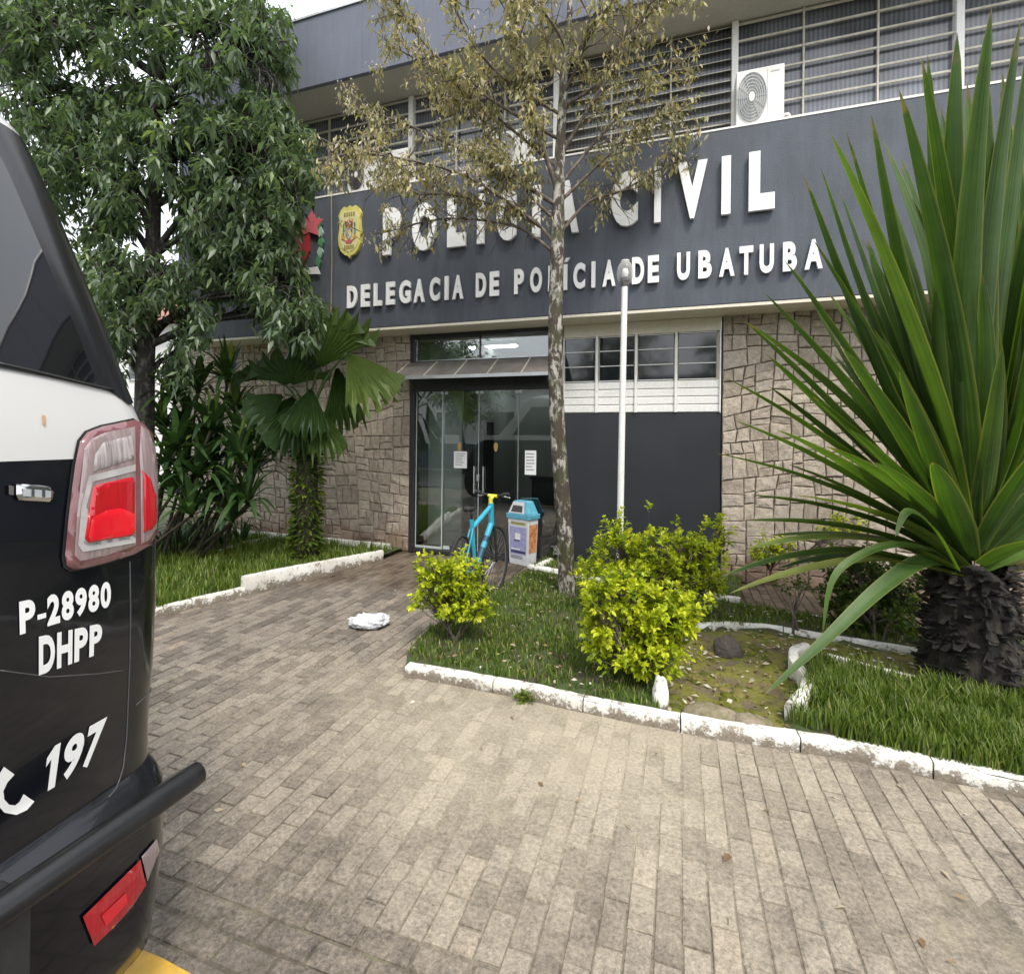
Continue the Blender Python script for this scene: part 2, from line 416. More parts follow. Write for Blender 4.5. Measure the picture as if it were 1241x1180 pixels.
M['palm'] = foliage('fan_palm_leaf', [(0, (0.035, 0.075, 0.02)), (0.6, (0.065, 0.12, 0.03)), (1, (0.13, 0.19, 0.045))], 0.42, 0.4, (1.2, 1.3, 0.4), 0.5)
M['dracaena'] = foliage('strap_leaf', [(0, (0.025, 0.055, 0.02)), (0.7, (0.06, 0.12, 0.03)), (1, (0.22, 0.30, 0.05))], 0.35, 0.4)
M['bark_pale'] = bark_mat('lichen_bark', (0.06, 0.047, 0.035), (0.42, 0.40, 0.35), (0.055, 0.062, 0.018), lo=0.5, hi=0.58)
M['bark_dark'] = bark_mat('dark_bark', (0.035, 0.03, 0.027), (0.11, 0.10, 0.09), None)
M['twig'] = bark_mat('grey_twig', (0.10, 0.078, 0.06), (0.20, 0.17, 0.14), None)
M['bark_palm'] = bark_mat('palm_bark', (0.05, 0.04, 0.028), (0.11, 0.09, 0.06), (0.05, 0.075, 0.02))
M['bark_old'] = bark_mat('old_leaf_base', (0.012, 0.010, 0.008), (0.042, 0.034, 0.025), None)
# ------------------------------------------------------------------ ground
rnd = random.Random(7); rng = np.random.default_rng(7)
FY0 = 6.43          # plane of the stone wall and doors
FYF = 6.00          # face of the lettered fascia
FYR = 5.77          # face of the roof fascia
def V2(p): return (p.x, p.y)
def Gp(l, h=0.0): return [V2(G(x, y, h)) for x, y in l]

g = MB(); g.quad((-400, -400, -0.09), (400, -400, -0.09), (400, 400, -0.09), (-400, 400, -0.09))
tag(g.build('ground', soil_mat('earth', (0.10, 0.085, 0.06), (0.17, 0.15, 0.11), (0.06, 0.09, 0.03))), kind='structure')
g = MB(); g.quad((-60, -9.0, -0.06), (60, -9.0, -0.06), (60, -2.6, -0.06), (-60, -2.6, -0.06))
tag(g.build('street', simple('asphalt', (0.05, 0.05, 0.052), (0.035, 0.035, 0.036), 3, 0.85, 0.5, 90)), kind='structure')

# pavement: joint bed (a little higher where sand fills the joints) and the pavers on it
def sandiness(x, y):
    d = math.hypot((x + 0.6) * 0.36, (y - 2.75) * 0.58)
    return max(0.0, min(1.0, 1.15 - d + 0.7 * (noise.noise(Vector((x * 1.3, y * 1.3, 3))))))
nx, ny = 90, 70
X0, X1, Y0, Y1 = -6.6, 4.6, -2.6, 6.55
vs_, fs_ = [], []
for j in range(ny + 1):
    for i in range(nx + 1):
        x = X0 + (X1 - X0) * i / nx; y = Y0 + (Y1 - Y0) * j / ny
        vs_.append((x, y, -0.0095 + 0.0095 * sandiness(x, y)))
for j in range(ny):
    for i in range(nx):
        a = j * (nx + 1) + i; fs_.append((a, a + 1, a + nx + 2, a + nx + 1))
g = MB(); g.add(vs_, fs_)
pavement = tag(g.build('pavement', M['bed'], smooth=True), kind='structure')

# outlines of the planted beds
FRONT = [(490, 820), (560, 832), (625, 845), (695, 861), (762, 875), (867, 896), (940, 907), (1010, 917), (1100, 936), (1190, 955), (1300, 982), (1420, 1012)]
LAWN_L = [(490, 820), (492, 800), (520, 770), (560, 745), (586, 730), (616, 708), (639, 695)]
BACK = [(639, 695), (673, 699), (722, 712), (790, 724), (855, 732), (897, 739), (950, 748), (1011, 757), (1100, 768), (1250, 785)]
front_w = Gp(FRONT); lawn_l = Gp(LAWN_L); back_w = Gp(BACK)
GARDEN = front_w + back_w[::-1] + lawn_l[::-1][1:-1]
bed2 = Gp([(639, 695), (722, 712), (790, 724), (855, 732), (897, 739)])
p1 = G(897, 739); BED2 = bed2 + [(p1.x + 0.12, FY0 - 0.02), (bed2[0][0] + 0.05, FY0 - 0.02)]
LEFTK = [(120, 768), (193, 747), (245, 734), (297, 722), (350, 707), (400, 694), (465, 677)]
leftk = Gp(LEFTK)
LEFTBED = leftk + [(leftk[-1][0], FY0 - 0.02), (-9.5, FY0 - 0.02), (-9.5, leftk[0][1])]
def inside(p, poly):
    x, y = p; c = False; n = len(poly)
    for i in range(n):
        x1, y1 = poly[i]; x2, y2 = poly[(i + 1) % n]
        if (y1 > y) != (y2 > y) and x < (x2 - x1) * (y - y1) / (y2 - y1) + x1: c = not c
    return c
BEDS = [GARDEN, BED2, LEFTBED]
YB = 1.48
pavers = []
def paver(x0, x1, y0, y1, border=False):
    j = 0.0022
    if border: x0 += .0025; x1 -= .0025; y0 += .0025; y1 -= .0025
    x0 += 0.0032 + rnd.uniform(-j, j); x1 -= 0.0032 + rnd.uniform(-j, j)
    y0 += 0.0032 + rnd.uniform(-j, j); y1 -= 0.0032 + rnd.uniform(-j, j)
    xm, ym = (x0 + x1) / 2, (y0 + y1) / 2
    if any(inside((xm, ym), b) for b in BEDS): return
    if ym > FY0 - 0.03: return
    lift = 0.004 * noise.noise(Vector((xm * 0.9, ym * 0.9, 0)))
    tx, ty = rnd.gauss(0, 0.011), rnd.gauss(0, 0.011)
    h = lift + rnd.gauss(0, 0.0016)
    c = 0.004; k4 = [0.002 + 0.004 * rnd.random() ** 2 + (0.007 if rnd.random() < 0.06 else 0) for _ in range(4)]
    def P(x, y, dz): return (x, y, h + dz + (x - xm) * tx + (y - ym) * ty)
    v = [P(x0, y0, -0.03), P(x1, y0, -0.03), P(x1, y1, -0.03), P(x0, y1, -0.03),
         P(x0, y0, -c), P(x1, y0, -c), P(x1, y1, -c), P(x0, y1, -c),
         P(x0 + k4[0], y0 + k4[0], 0), P(x1 - k4[1], y0 + k4[1], 0), P(x1 - k4[2], y1 - k4[2], 0), P(x0 + k4[3], y1 - k4[3], 0)]
    f = [(8, 9, 10, 11)]
    for k in range(4):
        n = (k + 1) % 4; f += [(4 + k, 4 + n, 8 + n, 8 + k), (k, n, 4 + n, 4 + k)]
    px = PX((xm, ym, 0)); d = depth((xm, ym, 0))
    vis = d > 0.3 and -30 < px[0] < 1280 and 540 < px[1] < 1215
    # hidden behind the parked vehicle
    hid = px[0] < 195 and px[1] < 1160
    pavers.append((-(1 / d) if vis and not hid else 1.0, v, f, rnd.random() * (0.32 if border else 1)))
W_, L_ = 0.0905, 0.181
i = 0; x = -6.4
while x < 4.2:
    y = YB + (L_ / 2 if i % 2 else 0) + rnd.uniform(-0.012, 0.012) - (L_ / 2 if i % 2 else 0)
    if i % 2:
        paver(x, x + W_, y, y + L_ / 2); y += L_ / 2
    while y < FY0:
        paver(x, x + W_, y, y + L_); y += L_
    x += W_; i += 1
i = 0; y = YB
while y > 0.3:
    y -= W_; x = -4.0 + (0.1 if i % 2 else 0) + rnd.uniform(-0.01, 0.01)
    while x < 3.0:
        paver(x, x + 0.2, y, y + W_, True); x += 0.2
    i += 1
pavers.sort(key=lambda p: p[0])
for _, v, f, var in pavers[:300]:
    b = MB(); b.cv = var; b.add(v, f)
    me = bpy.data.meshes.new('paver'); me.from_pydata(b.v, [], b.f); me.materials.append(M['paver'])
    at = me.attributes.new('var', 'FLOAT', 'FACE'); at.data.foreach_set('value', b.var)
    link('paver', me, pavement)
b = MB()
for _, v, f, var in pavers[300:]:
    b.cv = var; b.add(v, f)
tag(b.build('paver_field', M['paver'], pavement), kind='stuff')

# yellow road paint beside the vehicle
yp = G(180, 1157); ye = G(236, 1179)
b = MB(); yy = yp.y; xe = ye.x
pts = []
for k in range(14): pts.append((xe - k * 0.15 + rnd.uniform(-.01, .01), yy + rnd.uniform(-0.004, 0.004)))
top = [(x, y, 0.007) for x, y in pts]; bot = [(x, y - 0.13, 0.007) for x, y in pts]
for k in range(13): b.quad(top[k], top[k + 1], bot[k + 1], bot[k])
tag(b.build('yellow_paint_line', simple('yellow_paint', (0.62, 0.36, 0.035), (0.42, 0.27, 0.07), 14, 0.7, 0.3)), kind='structure')

# ------------------------------------------------------------------ kerbs
def kerb(name, path, w, h, seg, side=1, hfun=None, gaps=True):
    """one structure, each kerb stone a child; path = outer edge, body lies to `side` of it"""
    pts = [Vector((p[0], p[1], 0)) for p in path]
    cum = [0]
    for a, c in zip(pts, pts[1:]): cum.append(cum[-1] + (c - a).length)
    def at(s):
        s = max(0, min(cum[-1], s))
        for k in range(len(pts) - 1):
            if s <= cum[k + 1] + 1e-9:
                q = pts[k].lerp(pts[k + 1], (s - cum[k]) / max(1e-9, cum[k + 1] - cum[k])); return q
        return pts[-1].copy()
    def nor(s):
        d = (at(s + 0.06) - at(s - 0.06)).normalized(); return Vector((-d.y, d.x, 0)) * side
    root = tag(empty(name, tuple(pts[0])), kind='structure')
    s = 0
    while s < cum[-1] - 0.02:
        e = min(cum[-1], s + seg * rnd.uniform(0.8, 1.2))
        if cum[-1] - e < 0.2: e = cum[-1]
        b = MB(); n = max(3, int((e - s) / 0.05)); gp = 0.004 if gaps else 0.0
        prof = [(0, -0.05), (0.0, 0.35), (0.0, 0.82), (0.10, 0.97), (0.35, 1.0), (0.75, 1.0), (0.93, 0.95), (1.0, 0.8), (1.0, -0.05)]
        hh = h * rnd.uniform(0.95, 1.05); ring = []
        for q in range(n + 1):
            ss = s + gp + (e - s - 2 * gp) * q / n; c = at(ss); nn = nor(ss); hl = hfun(ss) if hfun else hh
            row = []
            for (a, z) in prof:
                p = c + nn * (w * a); z = z * hl if z > 0 else z
                nz = noise.noise_vector(Vector((p.x * 14, p.y * 14, z * 14 + 5)))
                amp = 0.0045 if z > 0 else 0
                p = p + nz * amp; p.z = z + nz.z * amp
                row.append(tuple(p))
            ring.append(row)
        m = len(prof); vv = [p for r in ring for p in r]; ff = []
        for q in range(n):
            for k in range(m - 1): ff.append((q * m + k, q * m + k + 1, (q + 1) * m + k + 1, (q + 1) * m + k))
        ff.append(tuple(range(m))); ff.append(tuple(range(n * m + m - 1, n * m - 1, -1)))
        b.add(vv, ff); b.build('kerb_stone', M['kerb'], root, smooth=True, auto=50)
        s = e
    return root
kerb('front_kerb', front_w, 0.085, 0.078, 0.62, 1)
kerb('lawn_edge_kerb', Gp([(575, 739), (600, 719), (639, 697)]), 0.05, 0.035, 0.5, -1)
kerb('back_kerb', bed2, 0.09, 0.11, 0.6, 1)
kerb('rear_lawn_kerb', Gp([(900, 741), (950, 748), (1011, 757), (1100, 768), (1250, 785)]), 0.05, 0.07, 0.6, -1)
kerb('bed_return_kerb', [V2(G(641, 697)), (G(641, 697).x + 0.10, FY0 - 0.05)], 0.08, 0.10, 0.4, -1)
kerb('left_kerb', Gp([(100, 774), (193, 747), (245, 734), (297, 722)]), 0.08, 0.085, 0.9, 1)
kerb('raised_left_kerb', Gp([(297, 722), (350, 707), (400, 694), (465, 677)]), 0.08, 0.155, 1.1, 1, hfun=lambda s: 0.20 - 0.045 * s)
kerb('wall_kerb', [(leftk[-1][0] - 0.1, FY0 - 0.22), (-7.0, FY0 - 0.16)], 0.07, 0.13, 1.0, -1)
kerb('inner_bed_kerb', Gp([(268, 678), (297, 667), (345, 657)]), 0.06, 0.13, 0.8, 1)
# rockery pool in the middle of the garden
POOL_BACK = [(838, 770), (880, 767), (930, 770), (990, 780), (1050, 790), (1120, 801)]
kerb('pool_back_kerb', Gp(POOL_BACK), 0.06, 0.085, 0.8, 1)
kerb('pool_side_kerb', Gp([(972, 800), (955, 806), (955, 825), (972, 845), (966, 862), (950, 882)]), 0.07, 0.15, 0.28, 1)
kerb('pool_inner_kerb', Gp([(1000, 812), (1050, 826), (1110, 842)]), 0.05, 0.11, 0.5, 1)

# soil sheets of the beds
def sheet(name, poly, mat, z=0.06, amp=0.02, step=0.09, zfun=None):
    xs = [p[0] for p in poly]; ys = [p[1] for p in poly]
    bm = bmesh.new(); f = bm.faces.new([bm.verts.new((x, y, 0)) for x, y in poly])
    bmesh.ops.triangulate(bm, faces=[f])
    x = min(xs)
    for ax, lo, hi in ((0, min(xs), max(xs)), (1, min(ys), max(ys))):
        q = lo + step
        while q < hi:
            co = (q, 0, 0) if ax == 0 else (0, q, 0); no = (1, 0, 0) if ax == 0 else (0, 1, 0)
            bmesh.ops.bisect_plane(bm, geom=bm.verts[:] + bm.edges[:] + bm.faces[:], plane_co=co, plane_no=no, dist=1e-5)
            q += step
    for v in bm.verts:
        zz = zfun(v.co.x, v.co.y) if zfun else z
        v.co.z = zz + amp * noise.noise(Vector((v.co.x * 3, v.co.y * 3, 9))) + amp * 0.4 * noise.noise(Vector((v.co.x * 11, v.co.y * 11, 4)))
    bmesh.ops.recalc_face_normals(bm, faces=bm.faces)
    me = bpy.data.meshes.new(name); bm.to_mesh(me); bm.free(); me.materials.append(mat)
    me.polygons.foreach_set('use_smooth', [True] * len(me.polygons))
    return tag(link(name, me), kind='structure')
def poly_in(poly, k):      # shrink slightly toward the centroid so that soil stays inside the kerbs
    cx = sum(p[0] for p in poly) / len(poly); cy = sum(p[1] for p in poly) / len(poly)
    return [(cx + (x - cx) * k, cy + (y - cy) * k) for x, y in poly]
POOL = Gp([(800, 868), (795, 840), (815, 800), (838, 770), (880, 767), (930, 770), (990, 780), (1050, 790), (1120, 801), (1130, 845), (1110, 842), (1050, 826), (1000, 812), (972, 800), (955, 806), (955, 825), (972, 845), (966, 862), (950, 882), (950, 905), (867, 893)])
def garden_z(x, y):
    if inside((x, y), POOL): return 0.012
    return 0.07
sheet('garden_soil', poly_in(GARDEN, 0.995), M['soil'], zfun=garden_z, amp=0.012, step=0.07)
sheet('pool_floor', POOL, M['moss'], 0.03, 0.018, 0.05)
sheet('wall_bed_soil', BED2, M['soil'], 0.07, 0.012)
sheet('left_bed_soil', LEFTBED, M['soil'], 0.05, 0.012, 0.15)

# ------------------------------------------------------------------ grass
def grass(name, poly, n, hmin, hmax, label, hole=None, zf=0.06, wid=0.0045, lean=0.5, dens=None):
    xs = [p[0] for p in poly]; ys = [p[1] for p in poly]
    P = []
    while len(P) < n:
        x, y = rnd.uniform(min(xs), max(xs)), rnd.uniform(min(ys), max(ys))
        if not inside((x, y), poly) or (hole and inside((x, y), hole)): continue
        dn = 0.55 + 0.9 * noise.noise(Vector((x * 2.2, y * 2.2, 1))) + 0.7 * noise.noise(Vector((x * 6, y * 6, 5)))
        if rnd.random() > dn + 0.22: continue
        if dens and rnd.random() > dens(x, y): continue
        P.append((x, y, zf - 0.01))
    P = np.array(P); n = len(P)
    tuft = np.array([0.5 + 0.8 * noise.noise(Vector((p[0] * 5, p[1] * 5, 7))) for p in P])
    H = (hmin + (hmax - hmin) * np.clip(rng.random(n) * 0.7 + tuft * 0.5, 0, 1.3))
    az = rng.random(n) * 2 * math.pi; ln = rng.random(n) * lean + 0.1
    dirx = np.stack([np.cos(az), np.sin(az), np.zeros(n)], 1)
    sid = np.stack([-np.sin(az), np.cos(az), np.zeros(n)], 1)
    Wd = (wid * (0.7 + 0.6 * rng.random(n)))[:, None]
    up = np.array([0, 0, 1.0])
    m1 = P + up * (H * 0.6)[:, None] + dirx * (H * ln * 0.35)[:, None]
    t = P + up * (H * (1 - 0.25 * ln))[:, None] + dirx * (H * ln)[:, None]
    V = np.stack([P - sid * Wd, P + sid * Wd, m1 + sid * Wd * 0.8, m1 - sid * Wd * 0.8, t], 1).reshape(-1, 3)
    bb = np.arange(n)[:, None] * 5
    Fc = np.concatenate([bb + np.array([0, 1, 2]), bb + np.array([0, 2, 3]), bb + np.array([3, 2, 4])], 1).reshape(-1, 3)
    o = np_mesh(name, V, Fc, 3, M['grass'], None, np.repeat(np.clip(rng.random(n) ** 1.2, 0, 1), 3))
    return tag(o, label, 'grass', kind='stuff')
LAWN1 = Gp([(500, 812), (625, 838), (762, 868), (800, 872), (795, 840), (815, 800), (838, 770), (930, 768), (1011, 778), (1120, 800), (1120, 772), (1011, 759), (897, 741), (855, 733), (722, 713), (645, 699), (616, 709), (586, 731), (520, 771), (495, 800)])
LAWN2 = Gp([(955, 890), (975, 850), (985, 815), (1050, 828), (1110, 844), (1180, 850), (1300, 868), (1330, 975), (1241, 960), (1100, 930), (1010, 911)])
grass('front_lawn_grass', LAWN1, 15000, 0.035, 0.095, 'short green grass of the triangular lawn around the thin trunk', hole=POOL)
grass('tall_lawn_grass', LAWN2, 9000, 0.06, 0.17, 'longer green grass at the foot of the sword leaved plant', zf=0.07)
grass('wall_bed_grass', BED2, 3000, 0.03, 0.09, 'green grass in the narrow bed below the dark panel', zf=0.07)
LB2 = [(x, y + 0.12) for x, y in leftk] + [(leftk[-1][0], FY0 - 0.25), (-6.8, FY0 - 0.2), (-6.8, leftk[0][1])]
grass('left_bed_grass', LB2, 15000, 0.05, 0.19, 'rough grass in the left bed behind the vehicle', zf=0.05, wid=0.006, dens=lambda x, y: 1.0 if y < 5.6 else 0.6)

# ------------------------------------------------------------------ police station
station = empty('police_station', (-2.0, FY0, 0))
tag(station, 'dark grey police station with stone walls, white lettering and glass entrance', 'building')
XL = FP(212, 500, FY0).x; XR = 9.0
XD0 = FP(498, 560, FY0).x; XD1 = FP(681, 560, FY0).x; XW1 = FP(873, 560, FY0).x
ZF0 = FP(700, 384, FYF).z; ZF1 = FP(700, 190, FYF).z      # fascia bottom / top
ZF0 = sum(FP(x, y, FYF).z for x, y in ((433, 397), (700, 382), (1000, 361))) / 3
ZF1 = sum(FP(x, y, FYF).z for x, y in ((395, 240), (879, 157), (1100, 119))) / 3
ZS = sum(FP(x, y, FY0).z for x, y in ((821, 40), (893, 22))) / 2       # roof soffit
ZR0 = sum(FP(x, y, FYR).z for x, y in ((356, 111), (429, 91))) / 2; ZR1 = FP(343, 32, FYR).z
ZS = ZR0 + 0.01
print('station', XL, XD0, XD1, XW1, ZF0, ZF1, ZS, ZR0, ZR1)

def stone_field(x0, x1, z0, z1, budget, parent_name):
    back = MB(); back.box(x0, x1, FY0 + 0.012, FY0 + 0.25, z0, z1)
    wallo = back.build('stone_wall', M['mortar'], station)
    rects = []
    def lp(p, q, t): return (p[0] + (q[0] - p[0]) * t, p[1] + (q[1] - p[1]) * t)
    def split(Q):
        w = ((Q[1][0] - Q[0][0]) + (Q[2][0] - Q[3][0])) / 2; h = ((Q[3][1] - Q[0][1]) + (Q[2][1] - Q[1][1])) / 2
        if (w * h < 0.045 * rnd.uniform(0.45, 1.5) and w < 0.36 and h < 0.32) or (w < 0.14 and h < 0.16):
            rects.append(Q); return
        j = 0.06
        if w / h > rnd.uniform(0.7, 1.35):
            m = rnd.uniform(0.34, 0.66); a1 = lp(Q[0], Q[1], m + rnd.uniform(-j, j)); b1 = lp(Q[3], Q[2], m + rnd.uniform(-j, j)); split([Q[0], a1, b1, Q[3]]); split([a1, Q[1], Q[2], b1])
        else:
            m = rnd.uniform(0.34, 0.66); a1 = lp(Q[0], Q[3], m + rnd.uniform(-j, j)); b1 = lp(Q[1], Q[2], m + rnd.uniform(-j, j)); split([Q[0], Q[1], b1, a1]); split([a1, b1, Q[2], Q[3]])
    split([(x0, z0), (x1, z0), (x1, z1), (x0, z1)])
    out = []
    for Q in rects:
        mb = MB(); mb.cv = rnd.random()
        cxm = sum(p[0] for p in Q) / 4; czm = sum(p[1] for p in Q) / 4
        dep = rnd.uniform(0.003, 0.02)
        def inset(d, jt):
            o_ = []
            for p in Q:
                v = Vector((cxm - p[0], czm - p[1])); L = v.length; v = v / L * d * 1.4
                o_.append((p[0] + v.x + rnd.uniform(-jt, jt), p[1] + v.y + rnd.uniform(-jt, jt)))
            ring = []
            for k in range(4):      # a broken mid point on every edge
                n = (k + 1) % 4; ring.append(o_[k]); mx_ = lp(o_[k], o_[n], rnd.uniform(.35, .65)); v = Vector((cxm - mx_[0], czm - mx_[1])).normalized() * rnd.uniform(-.001, .006); ring.append((mx_[0] + v.x, mx_[1] + v.y))
            return ring
        st = rnd.getstate(); A_ = inset(0.004, 0.002); ch = rnd.uniform(0.006, 0.013)
        base = [(x, FY0 + 0.014, z) for x, z in A_]; midr = [(x, FY0 - dep * 0.4, z) for x, z in A_]
        topr = []
        for x, z in A_:
            v = Vector((cxm - x, czm - z)).normalized() * ch * rnd.uniform(.6, 1.4); topr.append((x + v.x, FY0 - dep - rnd.uniform(-0.003, 0.005), z + v.y))
        cen = (cxm + rnd.uniform(-.02, .02), FY0 - dep - rnd.uniform(-0.003, 0.012), czm + rnd.uniform(-.02, .02))
        fs = []
        for k in range(8):
            n = (k + 1) % 8
            fs += [(k, n, 8 + n, 8 + k), (8 + k, 8 + n, 16 + n, 16 + k), (16 + k, 16 + n, 24)]
        mb.add(base + midr + topr + [cen], fs)
        px = PX((cxm, FY0, czm)); vis = -20 < px[0] < 1260
        area = abs((Q[2][0] - Q[0][0]) * (Q[3][1] - Q[1][1]))
        out.append((area if vis else 0, mb))
    out.sort(key=lambda t: -t[0])
    for _, mb in out[:budget]: mb.build('stone', M['stone'], wallo)
    if len(out) > budget:
        al = MB()
        for _, mb in out[budget:]:
            al.cv = mb.var[0]; al.add(mb.v, mb.f)
        tag(al.build('small_stones', M['stone'], wallo), kind='stuff')
    return len(out)
n1 = stone_field(XL, XD0 - 0.02, 0.0, ZF0 + 0.02, 150, 'l')
n2 = stone_field(XW1 + 0.015, 4.2, 0.0, ZF0 + 0.02, 150, 'r')
print('stones', n1, n2)
# left end wall, roof, back volume
b = MB(); b.box(XL - 0.02, XL + 0.22, FY0 + 0.05, 14, -0.05, ZS); b.build('end_wall', M['fascia'], station)
b = MB(); b.box(4.2, 4.4, FY0 + 0.0, 14, -0.05, ZS); b.box(4.3, XR, FY0, FY0 + 0.2, -0.05, ZF0); b.build('end_wall', M['fascia'], station)
# lower fascia
XFL = FP(226, 400, FYF).x
b = MB(); b.box(XFL, XR, FYF, FYF + 0.10, ZF0, ZF1); fascia = b.build('fascia', M['fascia'], station, bevel=0.008)
b = MB(); b.box(XFL, XFL + 0.1, FYF + 0.1, FY0 + 0.1, ZF0, ZF1); b.build('fascia_return', M['fascia'], station)
b = MB(); b.box(XFL + 0.005, XR, FYF + 0.006, FY0 + 0.2, ZF0 - 0.035, ZF0 - 0.002); b.build('soffit', M['cream'], station)
b = MB(); b.box(XFL + 0.002, XR, FYF + 0.008, FY0 + 0.02, ZF1 - 0.03, ZF1 + 0.012); b.box(XFL, XR, FYF - 0.006, FYF + 0.02, ZF1 + 0.002, ZF1 + 0.022); b.build('ledge', M['white_paint'], station)
# roof
XRL = FP(215, 100, FYR).x
b = MB(); b.box(XRL, XR, FYR, FYR + 0.06, ZR0, ZR1)
rf = b.build('roof_fascia', M['fascia_up'], station, bevel=0.006)
b = MB(); b.box(XRL - 0.01, XR, FYR - 0.02, FYR + 0.09, ZR1 + 0.001, ZR1 + 0.03); b.build('capping', M['alu'], rf)
x = XRL + 0.6
while x < 4.0:
    b = MB(); b.box(x, x + 0.012, FYR - 0.004, FYR + 0.002, ZR0 + 0.004, ZR1 - 0.004); b.build('sheet_joint', M['fascia_up'], rf); x += 0.92
b = MB(); b.box(XRL, XR, FYR + 0.06, 14, ZS, ZS + 0.06); b.build('roof_soffit', M['soffit'], station)
b = MB(); b.box(XRL, XR, FYR + 0.06, 14, ZR1 - 0.12, ZR1 - 0.04); b.build('roof', M['alu'], station)
b = MB(); b.box(XRL, XRL + 0.06, FYR + 0.06, 14, ZR0 + .07, ZR1 - 0.13); b.build('roof_fascia', M['fascia_up'], station)

# upper floor: strip windows behind horizontal bars
YW = FY0 + 0.02
zw0, zw1 = ZF1 + 0.02, ZS - 0.005
m0 = FP(890, 100, FY0).x; m1 = FP(1160, 60, FY0).x; bay = (m1 - m0)
m, t, bs, o = new_mat('curtained_window')
wv = N_(t, 'ShaderNodeTexWave', wave_type='BANDS', bands_direction='X'); wv.inputs['Scale'].default_value = 7.0; wv.inputs['Distortion'].default_value = 1.2
tcn = N_(t, 'ShaderNodeTexCoord'); t.links.new(tcn.outputs['Object'], wv.inputs[0])
t.links.new(mixc(t, 1.0, ramp(t, wv.outputs['Fac'], [(0.2, (0.10, 0.108, 0.125)), (0.9, (0.16, 0.17, 0.19))]), ramp(t, noise_n(t, 0.9, 3, 0.5, 'World'), [(0.35, 0.45), (0.65, 1.6)]), 'MULTIPLY'), bs.inputs['Base Color'])
bs.inputs['Roughness'].default_value = 0.16; bs.inputs['Specular IOR Level'].default_value = 0.7
M['curtain'] = m
M['slatdark'] = simple('dark_louvre', (0.10, 0.10, 0.095), (0.06, 0.06, 0.055), 8, 0.5)
k = -5
while m0 + k * bay < 4.3:
    xa = m0 + k * bay; xb = xa + bay
    if xb < XRL + 0.2: k += 1; continue
    xa_ = max(xa, XRL + 0.1)
    b = MB(); b.box(xa_ - 0.035, xa_ + 0.035, FY0 - 0.07, FY0 + 0.06, zw0, zw1); b.build('window_mullion', M['white_paint'], station, bevel=0.004)
    win = MB(); win.box(xa_ + 0.036, xb - 0.036, YW, YW + 0.02, zw0, zw1)
    wo_ = win.build('strip_window', M['curtain'], station)
    dense = (k == -1)
    nb = 12 if dense else 8
    for q in range(nb):
        zz = zw0 + 0.03 + (zw1 - zw0 - 0.06) * q / (nb - 1)
        bb = MB()
        if dense:
            bb.hexa([(xa_ + .04, FY0 - 0.045, zz - 0.02), (xb - .04, FY0 - 0.045, zz - 0.02), (xb - .04, FY0 + 0.01, zz + 0.022), (xa_ + .04, FY0 + 0.01, zz + 0.022),
                     (xa_ + .04, FY0 - 0.045, zz - 0.012), (xb - .04, FY0 - 0.045, zz - 0.012), (xb - .04, FY0 + 0.01, zz + 0.03), (xa_ + .04, FY0 + 0.01, zz + 0.03)])
            bb.build('louvre_slat', M['bars'], wo_)
        else:
            bb.box(xa_ + 0.036, xb - 0.036, FY0 - 0.035, FY0 - 0.018, zz - 0.011, zz + 0.011)
            bb.build('window_bar', M['bars'], wo_)
    for q in (1, 2):
        xx = xa_ + (xb - xa_) * q / 3
        bb = MB(); bb.box(xx - 0.009, xx + 0.009, FY0 - 0.042, FY0 - 0.010, zw0, zw1); bb.build('upright_bar', M['bars'], wo_)
    k += 1
# upper wall behind, left edge
b = MB(); b.box(XRL + 0.05, XR, YW + 0.03, YW + 0.1, ZF1 - 0.4, ZS); b.build('upper_wall', M['fascia'], station)

# ---- entrance
ZD = FP(498, 474, FY0).z; ZT1 = ZF0 - 0.037; ZT0 = FP(505, 441, FY0).z
YD = FY0 + 0.05
def fx(px): return FP(px, 560, YD).x
b = MB()
b.box(XD0 - 0.018, XD0 + 0.045, FY0 - 0.02, FY0 + 0.12, 0.0, ZT1)
b.box(XD1 - 0.035, XD1 + 0.0, FY0 - 0.02, FY0 + 0.12, 0.0, ZT1)
b.box(XD0 + 0.046, XD1 - 0.036, FY0 - 0.015, FY0 + 0.12, ZT1 - 0.05, ZT1)
b.box(XD0 + 0.046, XD1 - 0.036, FY0 - 0.015, FY0 + 0.12, ZD, ZT0 + 0.03)
b.box(XD0 + 0.046, XD1 - 0.036, FY0 - 0.01, FY0 + 0.12, 0.0, 0.055)
b.build('door_surround', M['blackmetal'], station, bevel=0.004)
b = MB(); b.box(XD0 + 0.046, XD1 - 0.036, YD, YD + 0.012, ZT0 + 0.031, ZT1 - 0.051); tr = b.build('transom_window', M['doorglass'], station)
xm = FP(582, 420, YD).x
b = MB(); b.box(xm - 0.008, xm + 0.008, YD - 0.012, YD + 0.024, ZT0 + 0.031, ZT1 - 0.051); b.build('glazing_bar', M['blackmetal'], tr)
b = MB(); b.box(XD0 + 0.046, XD1 - 0.036, YD - 0.02, YD - 0.001, ZT0 + 0.031, ZT0 + 0.05); b.build('sill', M['alu'], tr)
xs = [XD0 + 0.05, fx(537), fx(580), fx(628), XD1 - 0.04]
M['glass_edge'] = simple('glass_edge', (0.50, 0.56, 0.53), (0.42, 0.48, 0.46), 5, 0.15)
nm = ['side_light', 'glass_door', 'glass_door', 'side_light']
doors = []
